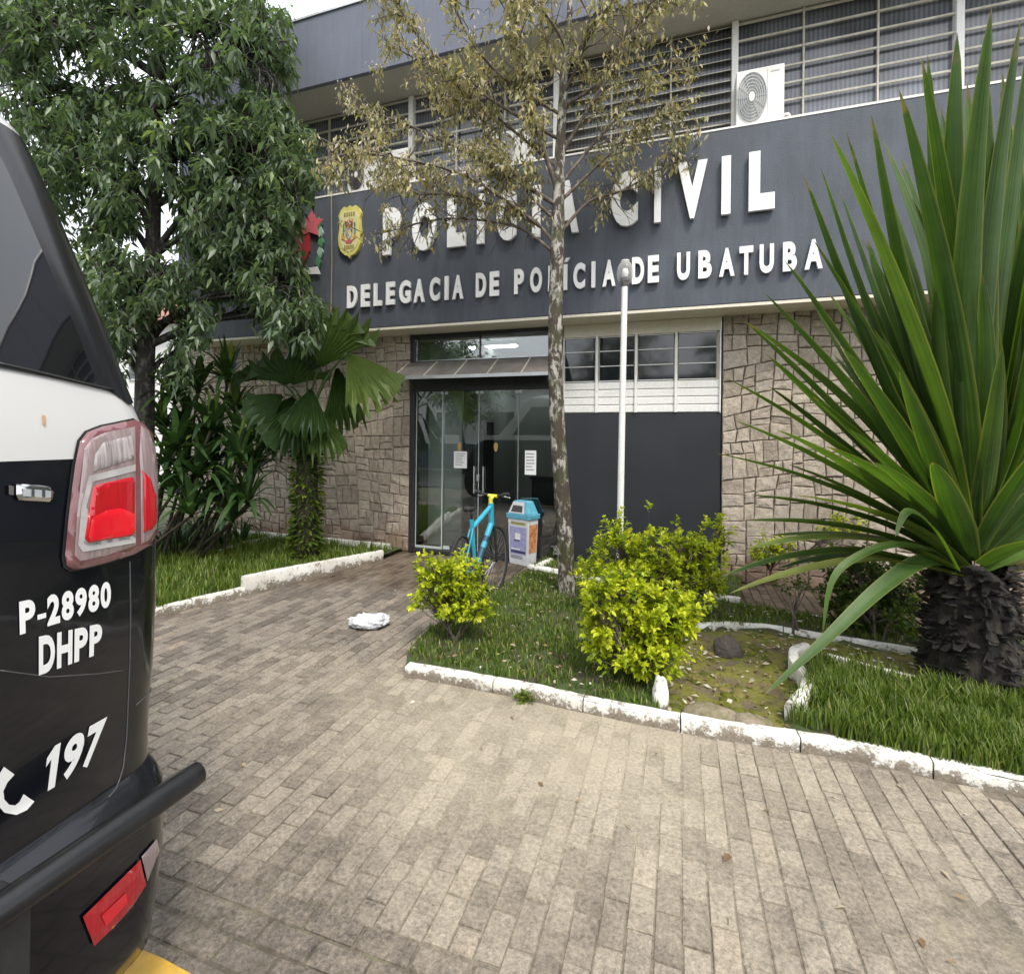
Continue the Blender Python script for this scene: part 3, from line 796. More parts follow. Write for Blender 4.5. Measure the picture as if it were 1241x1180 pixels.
for q in range(4):
    a, c = xs[q] + 0.004, xs[q + 1] - 0.004
    yo = YD + (0.0 if q in (0, 3) else 0.02)
    b = MB(); b.box(a, c, yo, yo + 0.010, 0.062, ZD - 0.006)
    d = b.build(nm[q], M['doorglass'], station); doors.append((d, a, c, yo))
    b = MB()
    if q == 0:
        b.box(a, c, yo - 0.006, yo - 0.001, 0.062, 0.095); b.box(a, a + 0.012, yo - 0.006, yo - 0.001, 0.096, ZD - 0.006); b.box(c - 0.014, c, yo - 0.006, yo - 0.001, 0.096, ZD - 0.006)
    else:
        b.box(c - 0.008, c, yo - 0.004, yo + 0.012, 0.062, ZD - 0.006)
        if q == 1: b.box(a, a + 0.1, yo - 0.01, yo - 0.001, 0.062, 0.11)
    b.build('polished_edge', M['glass_edge'], d)
    for xx in ((a + 0.03, c - 0.03) if q in (1, 2) else ((c - 0.02,) if q == 0 else (a + 0.02,))):
        b = MB(); b.box(xx - 0.022, xx + 0.022, yo - 0.012, yo - 0.002, ZD - 0.05, ZD - 0.01); b.build('patch_fitting', M['alu'], d)
for q, px in ((1, 575.5), (2, 586.5)):
    d, a, c, yo = doors[q]; xx = FP(px, 580, yo).x
    z0 = FP(px, 597, yo).z; z1 = FP(px, 565, yo).z
    b = MB(); b.tube([(xx, yo - 0.035, z0), (xx, yo - 0.035, z1)], 0.010, 10)
    for z in (z0 + 0.04, z1 - 0.04): b.tube([(xx, yo - 0.035, z), (xx, yo, z)], 0.007, 8)
    b.build('door_handle', M['alu'], d, smooth=True, auto=50)
d, a, c, yo = doors[1]
lk = FP(579.5, 579, yo)
b = MB(); b.box(lk.x - 0.02, lk.x + 0.018, yo - 0.014, yo - 0.003, lk.z - 0.045, lk.z + 0.045); b.build('door_lock', M['alu'], d, bevel=0.004)
M['paper'] = simple('paper_notice', (0.75, 0.76, 0.75), (0.66, 0.68, 0.67), 3, 0.8)
M['print'] = simple('printed_lines', (0.22, 0.24, 0.25), (0.30, 0.31, 0.33), 30, 0.8)
M['gold'] = simple('gold_sticker', (0.42, 0.30, 0.11), (0.30, 0.20, 0.07), 30, 0.5)
def notice(di, x0, x1, y0, y1):
    d, a, c, yo = doors[di]; A = FP(x0, y1, yo - 0.002); B = FP(x1, y0, yo - 0.002)
    b = MB(); b.box(A.x, B.x, yo - 0.004, yo - 0.002, A.z, B.z); o = b.build('paper_notice', M['paper'], d)
    b = MB(); w, h = B.x - A.x, B.z - A.z
    for r in range(6):
        z = B.z - h * (0.14 + 0.13 * r); b.box(A.x + w * 0.12, B.x - w * (0.12 + 0.25 * rnd.random()), yo - 0.0052, yo - 0.0045, z - h * 0.025, z + h * 0.025)
    b.build('print_lines', M['print'], o)
notice(1, 550, 566, 547, 567); notice(3, 636, 650, 546, 575)
for di, px in ((1, 557), (2, 601)):
    d, a, c, yo = doors[di]; A = FP(px, 542, yo - 0.002); r = 0.030
    b = MB(); poly = [(-.8, 1), (0, 1.15), (.8, 1), (1, .3), (.75, -.6), (0, -1.15), (-.75, -.6), (-1, .3)]
    b.prism(poly, lambda x, z: (A.x + x * r, yo - 0.005, A.z + z * r * 1.9), lambda x, z: (A.x + x * r, yo - 0.002, A.z + z * r * 1.9))
    b.build('door_badge', M['gold'], d)
# awning over the doors
ya = FY0 - 0.42
zf = FP(560, 455, ya).z; zb = ZT0 + 0.005
xa0, xa1 = FP(477, 457, ya).x, XD1 + 0.02
m, t, bs, o = new_mat('smoked_polycarbonate')
t.links.new(ramp(t, noise_n(t, 6, 5), [(0.3, (0.16, 0.145, 0.13)), (0.7, (0.24, 0.22, 0.20))]), bs.inputs['Base Color']); bs.inputs['Roughness'].default_value = 0.3
M['poly'] = m
awn = empty('awning', (xa0, ya, zf), station)
nseg = 5
for q in range(nseg):
    a = xa0 + (xa1 - xa0) * q / nseg + 0.006; c = xa0 + (xa1 - xa0) * (q + 1) / nseg - 0.006
    b = MB(); prev = None
    b.hexa([(a, ya, zf), (c, ya, zf), (c, FY0 - 0.02, zb), (a, FY0 - 0.02, zb), (a, ya, zf + 0.01), (c, ya, zf + 0.01), (c, FY0 - 0.02, zb + 0.01), (a, FY0 - 0.02, zb + 0.01)])
    b.build('roof_panel', M['poly'], awn)
for q in range(nseg + 1):
    a = xa0 + (xa1 - xa0) * q / nseg
    b = MB(); b.beam((a, ya - 0.005, zf + 0.01), (a, FY0 - 0.02, zb + 0.01), 0.016, 0.022); b.build('rib', M['bars'], awn)
b = MB(); b.box(xa0 - 0.01, xa1, ya - 0.022, ya - 0.004, zf - 0.03, zf + 0.014); b.build('front_rail', M['alu'], awn)
for a in (xa0 + 0.2, xa1 - 0.15):
    b = MB(); b.tube([(a, FY0 - 0.02, ZD - 0.10), (a, ya + 0.05, zf - 0.012)], 0.011, 8); b.build('bracket', M['blackmetal'], awn)
# ---- window bay and charcoal panel
ZP = sum(FP(x, y, FY0).z for x, y in ((683, 501), (870, 499))) / 2
b = MB(); b.box(XD1 + 0.002, XW1, FY0 + 0.01, FY0 + 0.12, 0.0, ZP - 0.004)
b.build('charcoal_panel', M['darkpanel'], station)
YWB = FY0 - 0.005
zwa, zwb = FP(780, 461, YWB).z, FP(780, 405, YWB).z
wpx = [(684, 720), (727, 768), (774, 816), (823, 868)]
wx = [(FP(a, 430, YWB).x, FP(c, 430, YWB).x) for a, c in wpx]
bayw = MB(); bayw.box(XD1 + 0.004, XW1 - 0.002, FY0 + 0.06, FY0 + 0.12, ZP, ZT1)
bay_o = bayw.build('window_bay', M['cream'], station)
b = MB()
b.box(XD1 + 0.006, XW1 - 0.004, FY0 - 0.005, FY0 + 0.06, zwb + 0.002, ZT1 - 0.002); b.build('head_panel', M['cream'], bay_o)
# ribbed apron below the windows
apx = [XD1 + 0.006] + [(wx[k][1] + wx[k + 1][0]) / 2 for k in range(3)] + [XW1 - 0.004]
for k in range(4):
    for r in range(4):
        z0 = ZP + 0.004 + (zwa - ZP - 0.01) * r / 4; z1 = ZP + 0.004 + (zwa - ZP - 0.01) * (r + 1) / 4 - 0.006
        b = MB(); b.bbox(apx[k] + 0.012, apx[k + 1] - 0.012, FY0 + 0.004, FY0 + 0.058, z0, z1, 0.008); b.build('apron_board', M['white_paint'], bay_o)
for k in range(5):
    x = apx[k]; w = 0.016
    b = MB(); xx0 = x - w if k else x; xx1 = x + w if k < 4 else x
    b.box(xx0, xx1, FY0 - 0.022, FY0 + 0.059, ZP + 0.002, zwb); b.build('mullion', M['white_paint'], bay_o, bevel=0.003)
for k, (a, c) in enumerate(wx):
    b = MB(); b.box(a - 0.003, c + 0.003, FY0 + 0.03, FY0 + 0.045, zwa, zwb - 0.004); w_ = b.build('pane', M['winglass'], bay_o)
    for r in (0, 1, 2, 3):
        z = zwa + (zwb - 0.004 - zwa) * r / 3; z = min(z, zwb - 0.014)
        b = MB(); b.box(a - 0.003, c + 0.003, FY0 + 0.012, FY0 + 0.029, z, z + 0.010); b.build('glazing_bar', M['white_paint'], w_)
# ---- hall behind the doors
b = MB()
M['hallwall'] = simple('hall_wall', (0.36, 0.38, 0.36), (0.30, 0.32, 0.30), 2, 0.7)
b.box(XD0 - 0.6, XD1 + 1.4, 9.4, 9.5, 0, ZF0 + 0.2); b.box(XD0 - 0.7, XD0 - 0.6, FY0 + 0.3, 9.5, 0, ZF0 + .2); b.box(XD1 + 1.4, XD1 + 1.5, FY0 + 0.3, 9.5, 0, ZF0 + .2)
b.box(fx(543), fx(543) + 0.05, FY0 + 1.0, 9.4, 0, ZF0)
b.build('hall_wall', M['hallwall'], station)
b = MB(); b.box(XD0 + 0.06, xs[1] + 0.12, FY0 + 0.42, FY0 + 0.47, 0.03, ZF0 - 0.1); b.build('lobby_screen', simple('pale_screen', (0.66, 0.70, 0.64), (0.60, 0.64, 0.59), 2, 0.6), station)
b = MB(); b.box(XD0 - 0.7, XD1 + 1.5, FY0 + 0.1, 9.5, -0.06, 0.02); b.build('hall_floor', simple('hall_tiles', (0.16, 0.155, 0.15), (0.12, 0.12, 0.115), 3, 0.25), station)
b = MB(); b.box(XD0 - 0.7, XD1 + 1.5, FY0 + 0.25, 9.5, ZF0 + 0.1, ZF0 + 0.15); b.build('hall_ceiling', M['hallwall'], station)
M['tube'] = new_mat('fluorescent_tube')[0]
_bs = M['tube'].node_tree.nodes['Principled BSDF']; _bs.inputs['Emission Color'].default_value = (0.95, 1, 0.97, 1); _bs.inputs['Emission Strength'].default_value = 9
for (xa, xb, py, yy) in ((570, 626, 421, 8.0), (625, 662, 466, 8.6)):
    A = FP(xa, py, yy); B = FP(xb, py - 2, yy)
    lm = MB(); lm.box(A.x, B.x, yy - 0.05, yy + 0.05, A.z - 0.025, A.z); lamp = lm.build('hall_lamp', M['tube'], station)
    lm = MB(); lm.box(A.x - 0.02, B.x + 0.02, yy - 0.08, yy + 0.08, A.z + 0.002, A.z + 0.05); lm.build('lamp_housing', M['white_paint'], lamp)
b = MB(); b.box(fx(600), fx(700) + .4, 8.3, 8.5, 0.02, 0.95); b.box(fx(598), fx(702) + .4, 8.26, 8.54, 0.951, 0.99); b.build('reception_counter', M['darkpanel'], station)
b = MB(); b.box(fx(549), fx(562), FY0 + 1.2, FY0 + 1.26, 0.03, 1.9); b.build('hall_door', M['blackmetal'], station)

# ---- letters
def glyph(ch, bold=0.03):
    cu = bpy.data.curves.new('glyph', 'FONT'); cu.body = ch; cu.offset = bold; cu.resolution_u = 5
    o = bpy.data.objects.new('glyph', cu); COL.objects.link(o)
    dg = bpy.context.evaluated_depsgraph_get(); dg.update()
    me = o.evaluated_get(dg).to_mesh()
    vs = [(v.co.x, v.co.y) for v in me.vertices]; fs = [tuple(p.vertices) for p in me.polygons]
    o.evaluated_get(dg).to_mesh_clear()
    bpy.data.objects.remove(o); bpy.data.curves.remove(cu)
    x0 = min(v[0] for v in vs); x1 = max(v[0] for v in vs); y0 = min(v[1] for v in vs); y1 = max(v[1] for v in vs)
    return [((x - x0) / (x1 - x0), (y - y0) / (y1 - y0)) for x, y in vs], fs
GL = {}
def get_glyph(ch, bold=0.03):
    if (ch, bold) not in GL:
        if ch == 'I': GL[(ch, bold)] = ([(0, 0), (1, 0), (1, 1), (0, 1)], [(0, 1, 2, 3)])
        else: GL[(ch, bold)] = glyph(ch, bold)
    return GL[(ch, bold)]
def extrude_flat(mb, vs, fs, fn, bn):
    n = len(vs); bm = bmesh.new()
    bv = [bm.verts.new((x, y, 0)) for x, y in vs]
    for f in fs:
        try: bm.faces.new([bv[i] for i in f])
        except ValueError: pass
    bmesh.ops.remove_doubles(bm, verts=bm.verts, dist=1e-4)
    bm.verts.ensure_lookup_table(); bm.verts.index_update()
    n = len(bm.verts)
    A = [fn(v.co.x, v.co.y) for v in bm.verts]; B = [bn(v.co.x, v.co.y) for v in bm.verts]
    ff = []
    for f in bm.faces:
        q = [v.index for v in f.verts]; ff.append(tuple(q)); ff.append(tuple(i + n for i in q[::-1]))
    for e in bm.edges:
        if len(e.link_faces) == 1:
            i, j = e.verts[0].index, e.verts[1].index; ff.append((i, j, j + n, i + n))
    bm.free(); mb.add(A + B, ff)
def letter(ch, x0, x1, z0, z1, dep, accent=False, bold=0.03):
    b = MB(); vs, fs = get_glyph(ch, bold); gap = 0.02
    extrude_flat(b, vs, fs, lambda u, v: (x0 + (x1 - x0) * u, FYF - gap - dep, z0 + (z1 - z0) * v), lambda u, v: (x0 + (x1 - x0) * u, FYF - gap, z0 + (z1 - z0) * v))
    if accent:
        h = z1 - z0; w = x1 - x0
        b.prism([(x0 + w * 0.1, z1 + h * 0.09), (x0 + w * 0.9, z1 + h * 0.09), (x0 + w * 1.7, z1 + h * 0.24), (x0 + w * 0.7, z1 + h * 0.24)],
                lambda u, v: (u, FYF - gap - dep, v), lambda u, v: (u, FYF - gap, v))
    # stand-off pins hold the letter off the wall
    b.box((x0 + x1) / 2 - 0.006, (x0 + x1) / 2 + 0.006, FYF - gap, FYF + 0.01, (z0 + z1) / 2 - 0.006, (z0 + z1) / 2 + 0.006) if ch in 'IE' else None
    o = b.build('letter', M['letter'], fascia); return o
s1, s2 = 3.878, 3.878
def c5(x): return 400 + x / 3.878
def c6(x): return 700 + x / 3.878
YL = FYF - 0.05
zb2 = sum(FP(x, y, YL).z for x, y in ((421, 373), (976, 327.5))) / 2
zt2 = sum(FP(x, y, YL).z for x, y in ((424, 346), (985, 290.5))) / 2
line2 = [('D', c5(80), c5(125)), ('E', c5(145), c5(185)), ('L', c5(205), c5(242)), ('E', c5(263), c5(303)), ('G', c5(325), c5(378)), ('A', c5(393), c5(443)), ('C', c5(468), c5(515)), ('I', c5(538), c5(556)), ('A', c5(575), c5(625)),
         ('D', c5(685), c5(732)), ('E', c5(750), c5(793)), ('P', c5(865), c5(910)), ('O', c5(940), c5(995)), ('L', c5(1025), c5(1064)), ('Í', c5(1097), c5(1114)), ('C', c5(1143), c5(1198)), ('I', c5(1228), c5(1246)), ('A', c6(117), c6(178)),
         ('D', c6(255), c6(312)), ('E', c6(330), c6(382)), ('U', c6(467), c6(528)), ('B', c6(567), c6(630)), ('A', c6(665), c6(738)), ('T', c6(760), c6(825)), ('U', c6(855), c6(922)), ('B', c6(965), c6(1030)), ('A', c6(1067), c6(1152))]
zb1 = sum(FP(x, y, YL).z for x, y in ((463, 309), (881, 261.5), (921, 255))) / 3
zt1 = sum(FP(x, y, YL).z for x, y in ((879, 190.5), (912, 184.5))) / 2
line1 = [('P', c5(248), c5(330)), ('O', c5(385), c5(495)), ('L', c5(550), c5(635)), ('Í', c5(690), c5(722)), ('C', c5(780), c5(872)), ('I', c5(948), c5(985)), ('A', c5(1058), c5(1166)),
         ('C', c6(155), c6(280)), ('I', c6(357), c6(388)), ('V', c6(465), c6(605)), ('I', c6(672), c6(715)), ('L', c6(800), c6(922))]
for L, zb_, zt_, dep in ((line2, zb2, zt2, 0.03), (line1, zb1, zt1, 0.045)):
    for ch, a, c in L:
        xa, xc = FP(a, 330, YL).x, FP(c, 330, YL).x
        letter('I' if ch == 'Í' else ch, xa, xc, zb_, zt_, dep, ch == 'Í', 0.045 if L is line2 else 0.07)
# ---- badge on the fascia
def plate(name, poly, mat, parent, y0, y1):
    b = MB(); b.prism(poly, lambda x, z: (x, y0, z), lambda x, z: (x, y1, z)); return b.build(name, mat, parent)
A = FP(410, 315, FYF - .04); B = FP(438.5, 247, FYF - .04); bw, bh = (B.x - A.x) / 2, (B.z - A.z) / 2; bx, bz = (A.x + B.x) / 2, (A.z + B.z) / 2
def bp(l, k=1.0): return [(bx + x * bw * k, bz + z * bh * k) for x, z in l]
half = [(0, 1.0), (0.22, 0.93), (0.5, 0.98), (0.78, 0.86), (0.98, 0.66), (0.88, 0.45), (0.9, 0.2), (1.0, -0.15), (0.95, -0.45), (0.75, -0.7), (0.4, -0.86), (0.12, -0.9), (0, -1.0)]
shield = half + [(-x, z) for x, z in half[::-1][1:-1]]
M['badge'] = simple('badge_yellow', (0.66, 0.60, 0.18), (0.52, 0.48, 0.13), 6, 0.45)
M['badge2'] = simple('badge_pale', (0.70, 0.66, 0.36), (0.62, 0.56, 0.26), 6, 0.45)
M['olive'] = simple('badge_olive', (0.25, 0.22, 0.06), (0.30, 0.26, 0.08), 20, 0.5)
M['red'] = simple('emblem_red', (0.45, 0.035, 0.04), (0.36, 0.03, 0.035), 6, 0.45)
M['pink'] = simple('emblem_pink', (0.62, 0.14, 0.17), (0.55, 0.10, 0.13), 6, 0.45)
M['green'] = simple('emblem_green', (0.06, 0.20, 0.09), (0.09, 0.26, 0.12), 10, 0.5)
M['palegreen'] = simple('emblem_pale_green', (0.32, 0.48, 0.38), (0.24, 0.40, 0.30), 10, 0.5)
M['silver'] = simple('emblem_grey', (0.40, 0.42, 0.43), (0.30, 0.32, 0.33), 10, 0.4)
M['orange'] = simple('emblem_orange', (0.62, 0.33, 0.10), (0.55, 0.27, 0.09), 10, 0.4)
bad = plate('shield_badge', bp(shield), M['badge'], fascia, FYF - 0.05, FYF - 0.004); bad['label'] = 'yellow shield badge with a red and grey crest'
plate('badge_field', bp(shield, 0.82), M['badge2'], bad, FYF - 0.056, FYF - 0.05)
plate('crest', bp([(-.34, .38), (.34, .38), (.30, -.05), (.18, -.22), (0, -.30), (-.18, -.22), (-.30, -.05)]), M['silver'], bad, FYF - 0.064, FYF - 0.056)
plate('crest_top', bp([(-.36, .44), (-.18, .36), (0, .46), (.18, .36), (.36, .44), (.3, .16), (-.3, .16)]), M['red'], bad, FYF - 0.068, FYF - 0.0645)
plate('crest_star', bp([(0, .42), (.07, .32), (.18, .30), (.09, .22), (.12, .12), (0, .17), (-.12, .12), (-.09, .22), (-.18, .30), (-.07, .32)]), M['paper'], bad, FYF - 0.071, FYF - 0.0685)
for s in (-1, 1):
    plate('branch', bp([(s * .40, .36), (s * .54, .30), (s * .56, -.1), (s * .40, -.26), (s * .44, .0)]), M['green'], bad, FYF - 0.062, FYF - 0.056)
    plate('ribbon', bp([(s * .34, -.2), (s * .62, -.06), (s * .64, -.24), (s * .36, -.32)]), M['orange'], bad, FYF - 0.065, FYF - 0.0625)
plate('ribbon', bp([(-.35, -.32), (.35, -.32), (.22, -.44), (-.22, -.44)]), M['pink'], bad, FYF - 0.062, FYF - 0.056)
for z, w in ((.66, .5), (-.58, .44)):
    for q in range(5):
        x = -w + 2 * w * (q + .5) / 5
        plate('badge_mark', bp([(x - .06, z - .07), (x + .06, z - .07), (x + .06, z + .07), (x - .06, z + .07)]), M['olive'], bad, FYF - 0.061, FYF - 0.0562)
# coat of arms, mostly behind the left tree
A = FP(322, 342, FYF - .03); B = FP(394, 252, FYF - .03); bx, bz, bw, bh = (A.x + B.x) / 2, (A.z + B.z) / 2, (B.x - A.x) / 2, (B.z - A.z) / 2
arms = plate('coat_of_arms', bp([(-.5, .45), (.5, .45), (.5, -.2), (.3, -.6), (0, -.8), (-.3, -.6), (-.5, -.2)]), M['red'], fascia, FYF - 0.04, FYF - 0.004); arms['label'] = 'red and green coat of arms half hidden by leaves'
plate('star', bp([(.62, .98), (.72, .72), (.98, .66), (.78, .48), (.82, .2), (.5, .34), (.2, .22), (.28, .5), (.08, .68), (.42, .74)]), M['pink'], arms, FYF - 0.05, FYF - 0.041)
for s in (-1, 1):
    for q in range(5):
        z = .5 - q * .28; x = s * (.80 - 0.02 * (q - 2) ** 2 + .08)
        plate('leaf', bp([(x, z + .26), (x + .1, z + .05), (x + .02 * s, z - .14), (x - .1, z + .04)]), M['palegreen'] if q % 2 else M['green'], arms, FYF - 0.045, FYF - 0.012)
plate('scroll', bp([(-.8, -.72), (.8, -.72), (.9, -.95), (0, -.86), (-.9, -.95)]), M['paper'], arms, FYF - 0.046, FYF - 0.041)
# cable and stains on the fascia
b = MB(); cx = FP(402, 300, FYF).x; b.tube([(cx, FYF - 0.006, ZF0 + 0.02), (cx + 0.01, FYF - 0.006, (ZF0 + ZF1) / 2), (cx - 0.01, FYF - 0.006, ZF1)], 0.006, 6); b.build('cable', M['olive'], fascia)
# ------------------------------------------------------------------ trees
def wobble_path(p0, d, length, n, wob, droop=0.0, up=0.0):
    pts = [Vector(p0)]; d = Vector(d).normalized(); st = length / n
    for k in range(n):
        d = (d + Vector((rnd.gauss(0, wob), rnd.gauss(0, wob), rnd.gauss(0, wob) - droop + up))).normalized()
        pts.append(pts[-1] + d * st)
    return pts
def smooth_path(pts, sub=4):
    pts = [Vector(p) for p in pts]; out = []
    for i in range(len(pts) - 1):
        p0 = pts[max(0, i - 1)]; p1 = pts[i]; p2 = pts[i + 1]; p3 = pts[min(len(pts) - 1, i + 2)]
        for k in range(sub):
            t = k / sub
            out.append(0.5 * ((2 * p1) + (p2 - p0) * t + (2 * p0 - 5 * p1 + 4 * p2 - p3) * t * t + (3 * p1 - p0 - 3 * p2 + p3) * t ** 3))
    out.append(pts[-1]); return out
def radii(n, a, b): return [a + (b - a) * k / (n - 1) for k in range(n)]

# -- thin tree in the lawn, dry sparse crown over the lettering
base = G(687, 727); dT = depth(base)
tree2 = tag(empty('thin_tree', tuple(base)), 'thin lichen-barked tree with sparse dry olive leaves growing from the lawn', 'tree')
tp = smooth_path([G(688, 733, 0.0), AT(687, 715, dT), AT(684, 640, dT), AT(677, 540, dT), AT(673, 440, dT), AT(674, 350, dT), AT(676, 280, dT), AT(678, 200, dT), AT(683, 110, dT), AT(690, 20, dT), AT(694, -60, dT)], 5)
n = len(tp); rr = []
for k in range(n):
    t = k / (n - 1); rr.append((0.108 if k < 2 else (0.090 - 0.022 * t / .62 if t < .62 else 0.066 - 0.13 * (t - .62))) * (1 + 0.05 * math.sin(k * 2.3)))
b = MB(); b.tube(tp, rr, 14); tr_o = b.build('trunk', M['bark_pale'], tree2, smooth=True)
limbs = [
 [(675, 300), (642, 268), (600, 247), (550, 240), (500, 232), (462, 222)], [(676, 270), (650, 245), (622, 205), (590, 160), (556, 110)],
 [(677, 235), (655, 170), (638, 110), (627, 40), (620, -40)], [(683, 115), (700, 70), (712, 20), (720, -50)],
 [(677, 285), (712, 246), (756, 232), (800, 208), (822, 190)], [(679, 190), (712, 130), (756, 60), (800, -20)],
 [(678, 225), (720, 175), (785, 110), (826, 75)], [(675, 310), (630, 276), (570, 264), (520, 268), (474, 282)],
 [(678, 205), (612, 150), (540, 95), (478, 58)], [(677, 250), (602, 205), (520, 160), (448, 138)],
 [(684, 100), (664, 60), (650, 10), (645, -60)], [(655, 275), (566, 216), (480, 192), (428, 186)], [(686, 75), (720, 30), (745, -10), (768, -70)],
 [(681, 140), (610, 90), (560, 30), (540, -50)], [(679, 170), (580, 110), (500, 40), (470, -30)], [(678, 245), (735, 195), (770, 155), (815, 130)],
 [(687, 60), (660, 20), (610, -30), (590, -70)], [(682, 130), (740, 90), (770, 40), (790, 0)]]
b = MB(); twig_pts = []
for q, L in enumerate(limbs):
    off = rnd.uniform(-0.55, 0.55); pts = []
    for k, (x, y) in enumerate(L): pts.append(AT(x + rnd.uniform(-4, 4) * (k > 0), y + rnd.uniform(-4, 4) * (k > 0), dT + off * k / (len(L) - 1)))
    sp = smooth_path(pts, 5); b.tube(sp, radii(len(sp), 0.026 if q in (2, 5, 9) else 0.019, 0.005), 7)
    for k in range(4, len(sp)):
        for _ in range(2 if rnd.random() < 0.75 else 1):
            dd = (sp[k] - sp[k - 1]).normalized() + Vector((rnd.gauss(0, .8), rnd.gauss(0, .8), rnd.gauss(0.1, .6)))
            tw = wobble_path(sp[k], dd, rnd.uniform(0.2, 0.48), 5, 0.16, 0.05)
            b.tube(tw, radii(len(tw), 0.0075, 0.0022), 4, False); twig_pts.append(tw)
            for _ in range(2):
                j = rnd.randint(1, 4)
                t2 = wobble_path(tw[j], (tw[j] - tw[j - 1]).normalized() + Vector((rnd.gauss(0, .7), rnd.gauss(0, .7), rnd.gauss(-.1, .6))), rnd.uniform(0.12, 0.34), 4, 0.2, 0.12)
                b.tube(t2, radii(len(t2), 0.004, 0.0015), 3, False); twig_pts.append(t2)
b.build('branches', M['twig'], tree2, smooth=True)
P, D, LL, WW, VV = [], [], [], [], []
for tw in twig_pts:
    px = PX(tw[-1]); leafy = 1.0 if px[0] < 660 else 0.8
    if 640 < px[0] < 760 and px[1] < 60: leafy *= 0.5
    if px[1] > 232: leafy *= 0.3
    if rnd.random() > leafy: continue
    pale = rnd.random() < (0.75 if px[0] < 600 else 0.4)
    for _ in range(rnd.randint(15, 30) if px[0] < 660 else rnd.randint(9, 18)):
        k = rnd.randint(1, len(tw) - 1); p = tw[k].lerp(tw[k - 1], rnd.random()) + Vector((rnd.gauss(0, .03), rnd.gauss(0, .03), rnd.gauss(0, .03)))
        P.append(p); D.append((rnd.gauss(0, .5), rnd.gauss(0, .5), -0.75 + rnd.gauss(0, .35)))
        small = pale and rnd.random() < 0.6
        LL.append(rnd.uniform(0.022, 0.048) if small else rnd.uniform(0.045, 0.092)); WW.append(LL[-1] * rnd.uniform(0.28, 0.42))
        VV.append(rnd.uniform(0.76, 1.0) if small else rnd.random() * 0.78)
leaf_cloud('leaves', [tuple(p) for p in P], D, LL, WW, M['leaf_dry'], tree2, np.array(VV), 0.15, 0.15, rng)
print('dry leaves', len(P))

# -- broad dark tree at the left
bl = G(172, 692); dL = depth(bl)
tree1 = tag(empty('broadleaf_tree', tuple(bl)), 'big dark-leaved tree with drooping foliage at the left of the building', 'tree')
tp = smooth_path([G(172, 697), AT(173, 600, dL), AT(175, 500, dL), AT(177, 420, dL), AT(184, 330, dL), AT(187, 230, dL), AT(192, 120, dL), AT(200, 0, dL)], 5)
b = MB(); b.tube(tp, [0.16, 0.14] + radii(len(tp) - 2, 0.125, 0.05), 12); b.build('trunk', M['bark_dark'], tree1, smooth=True)
blobs = [(60, 40, 85, 60, 9), (20, 110, 40, 70, 5), (150, 15, 70, 50, 8), (250, 40, 80, 60, 10), (320, 70, 34, 90, 8), (300, 165, 60, 45, 10), (205, 130, 55, 50, 7),
         (340, 200, 42, 60, 9), (315, 265, 45, 45, 9), (345, 345, 26, 55, 7), (255, 255, 55, 55, 9), (285, 330, 50, 45, 8), (190, 340, 42, 32, 6), (95, 195, 50, 35, 5),
         (125, 265, 35, 28, 4), (368, 385, 20, 32, 4), (335, 385, 22, 26, 3), (150, 375, 40, 40, 3), (220, 195, 45, 45, 6), (60, 160, 50, 40, 4), (235, 390, 22, 26, 2),
         (130, 330, 40, 30, 3), (150, 110, 50, 40, 4), (250, -60, 110, 60, 8), (80, -60, 100, 60, 6), (215, 440, 16, 24, 2), (130, 430, 30, 40, 2), (115, 150, 55, 45, 6), (150, 235, 35, 40, 4), (60, 225, 45, 40, 4), (100, 320, 45, 35, 3), (115, 395, 35, 45, 3), (160, 180, 40, 40, 4), (20, 30, 50, 50, 4)]
br = MB(); P, D, LL, WW, VV = [], [], [], [], []
trunk_nodes = tp[10:]
for (x, y, rx, ry, wt) in blobs:
    c0 = AT(x, y, dL + rnd.uniform(-0.35, 0.35))
    st = min(trunk_nodes, key=lambda q: (q - c0).length + max(0, q.z - c0.z + 0.4) * 1.2)
    mid = st.lerp(c0, 0.5) + Vector((0, 0, 0.18))
    sp = smooth_path([st, mid, c0], 5); br.tube(sp, radii(len(sp), 0.045, 0.012), 6)
    for _ in range(int(wt * 11)):
        a = rnd.uniform(0, 6.28); rr_ = math.sqrt(rnd.random())
        c = AT(x + rx * rr_ * math.cos(a), y + ry * rr_ * math.sin(a), dL + rnd.gauss(0, 0.42))
        sp2 = smooth_path([sp[rnd.randint(4, len(sp) - 1)], c0.lerp(c, 0.55) + Vector((0, 0, 0.1)), c], 3)
        br.tube(sp2, radii(len(sp2), 0.012, 0.003), 4, False)
        clump_tone = rnd.random()  # leaf tone differs at random from clump to clump
        for _ in range(rnd.randint(18, 26)):
            az = rnd.uniform(0, 6.28); el = rnd.uniform(-1.1, 0.35)
            dv = Vector((math.cos(az) * math.cos(el), math.sin(az) * math.cos(el), math.sin(el)))
            P.append(tuple(c + Vector((rnd.gauss(0, .05), rnd.gauss(0, .05), rnd.gauss(0, .05))))); D.append(tuple(dv))
            LL.append(rnd.uniform(0.065, 0.135)); WW.append(LL[-1] * rnd.uniform(0.30, 0.44)); VV.append(min(1, 0.75 * rnd.random() + 0.2 * clump_tone + (0.12 if clump_tone > .93 else 0)))
br.build('branches', M['bark_dark'], tree1, smooth=True)
leaf_cloud('leaves', P, D, LL, WW, M['leaf_dark'], tree1, np.array(VV), 0.55, 0.14, rng)
print('dark leaves', len(P))

